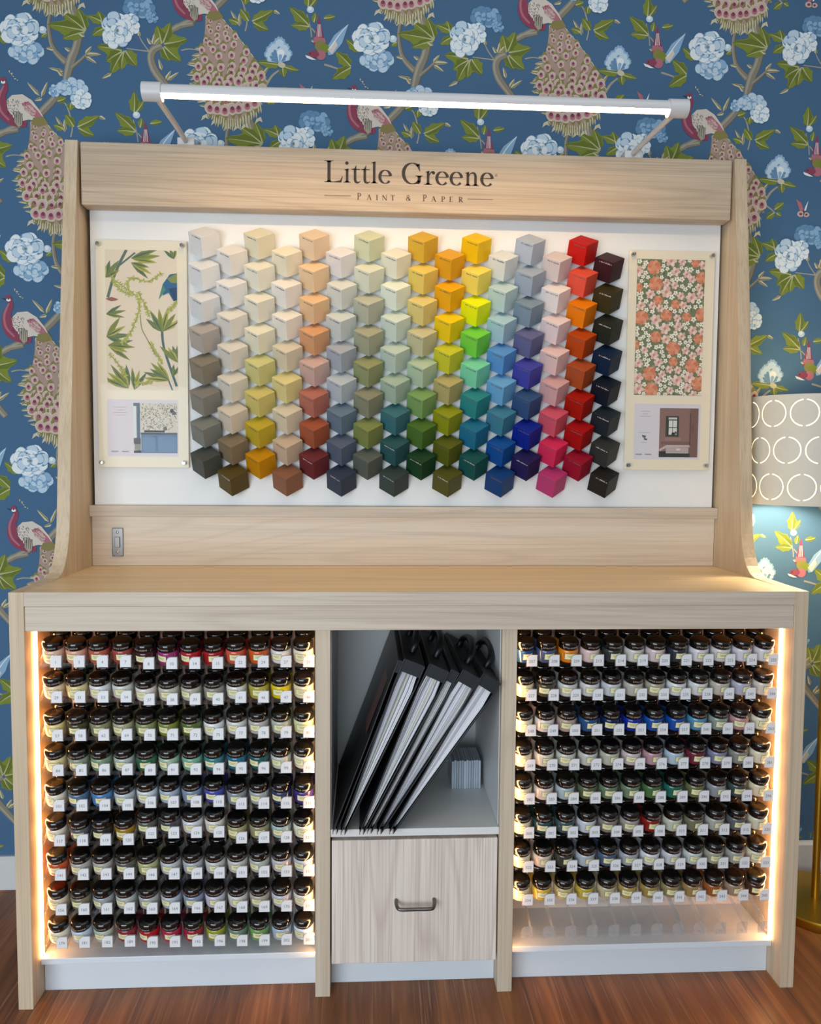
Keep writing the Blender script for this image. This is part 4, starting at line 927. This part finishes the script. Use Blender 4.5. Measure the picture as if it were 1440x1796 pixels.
for rw in range(rows):
    for k in range(cells):
        s0 = (k+(.5 if rw % 2 else 0))*cw; zc = SZ1-ch*(rw+.5)
        def sq(t):
            c, s_ = math.cos(t), math.sin(t); f = min(cw/2/max(abs(c), 1e-6), ch/2/max(abs(s_), 1e-6)); return f
        at_ = math.atan2(ch, cw); ang = sorted([2*PI*i/seg for i in range(seg)]+[at_, PI-at_, PI+at_, 2*PI-at_])
        for i in range(len(ang)):
            t0, t1 = ang[i], ang[(i+1) % len(ang)]+(2*PI if i == len(ang)-1 else 0)
            for a, c_ in ((0, .5), (.5, 1)):
                q = []
                for t, w in ((t0, a), (t0, c_), (t1, c_), (t1, a)):
                    rr = R2+(sq(t)-R2)*w; q.append(cyl(s0+rr*math.cos(t), zc+rr*math.sin(t)))
                b.poly(q)
            q = [cyl(s0+R1*f*math.cos(t), zc+R1*f*math.sin(t)) for t, f in ((t0, .5), (t0, 1), (t1, 1), (t1, .5))]; b.poly(q)
            b.poly([cyl(s0, zc), cyl(s0+R1*.5*math.cos(t0), zc+R1*.5*math.sin(t0)), cyl(s0+R1*.5*math.cos(t1), zc+R1*.5*math.sin(t1))])
            if abs(math.sin((t0+t1)/2)) > .9975:                       # small bridges that hold each disc
                b.poly([cyl(s0+R*math.cos(t), zc+R*math.sin(t)) for R, t in ((R1, t0), (R2, t0), (R2, t1), (R1, t1))])
sh = b.obj('lamp_shade', mat('cream_shade', '#ddd7c7', .6), lp, fix=False)
bm = bmesh.new(); bm.from_mesh(sh.data); bmesh.ops.remove_doubles(bm, verts=bm.verts, dist=.00012); bm.to_mesh(sh.data); bm.free()
so = sh.modifiers.new('thickness', 'SOLIDIFY'); so.thickness = .0012; so.offset = -1
b = MB(); rows_ = [[(LX+(SR-.007)*math.sin(2*PI*j/48), LY-(SR-.007)*math.cos(2*PI*j/48), z) for j in range(48)] for z in (SZ0+.002, SZ1-.002)]
b.grid(rows_, 0, True); b.obj('diffuser', mat('lit_lamp_diffuser', (1.0, .88, .58, 1), .6, emit=1.6), lp, fix=False, smooth=True, label='glowing inner diffuser')
b = MB(); b.lathe([(.075, 0), (.1465, 0), (.1465, .0015), (.075, .0015), (.075, 0)], 48, (LX, LY, SZ1-.006), caps=False); b.obj('shade_top', mat('cream_shade', '#d8d3c4', .6), lp, label='ring closing the top of the shade')
b = MB(); b.lathe([(.004, -.03), (.02, -.02), (.027, 0), (.02, .02), (.013, .035), (.012, .055)], 20, (LX, LY, 1.225)); b.obj('bulb', mat('lit_bulb', (1, .90, .70, 1), .5, emit=240), lp, smooth=True)

# ------------------------------------------------------------------ daylight from the shop window behind the camera, plus an added warm fill and ambient light
def area(name, loc, target, sx, sy, power, col):
    l = bpy.data.lights.new(name, 'AREA'); l.shape = 'RECTANGLE'; l.size = sx; l.size_y = sy; l.energy = power; l.color = col
    o = bpy.data.objects.new(name, l); COL.objects.link(o); o.location = loc
    o.rotation_euler = (Vector(target)-Vector(loc)).to_track_quat('-Z', 'Y').to_euler(); return o
area('window_light', (-1.3, -3.0, .88), (0, .2, .50), 2.8, 1.7, 84, (.78, .90, 1.0))
area('warm_overhead_fill', (.2, -1.2, 3.0), (0, .1, .8), 2.2, 1.2, 10, (1.0, .94, .86))  # unseen warm fill, added to offset the bluish daylight
w = bpy.data.worlds.new('world'); S.world = w; w.use_nodes = True
w.node_tree.nodes['Background'].inputs[0].default_value = (.78, .89, 1.0, 1); w.node_tree.nodes['Background'].inputs[1].default_value = .24
S.view_settings.view_transform = 'Standard'; S.view_settings.look = 'None'; S.view_settings.gamma = 1; S.view_settings.use_curve_mapping = False
S.view_settings.exposure = 0.0
S.cycles.transparent_max_bounces = 32; S.cycles.max_bounces = 8
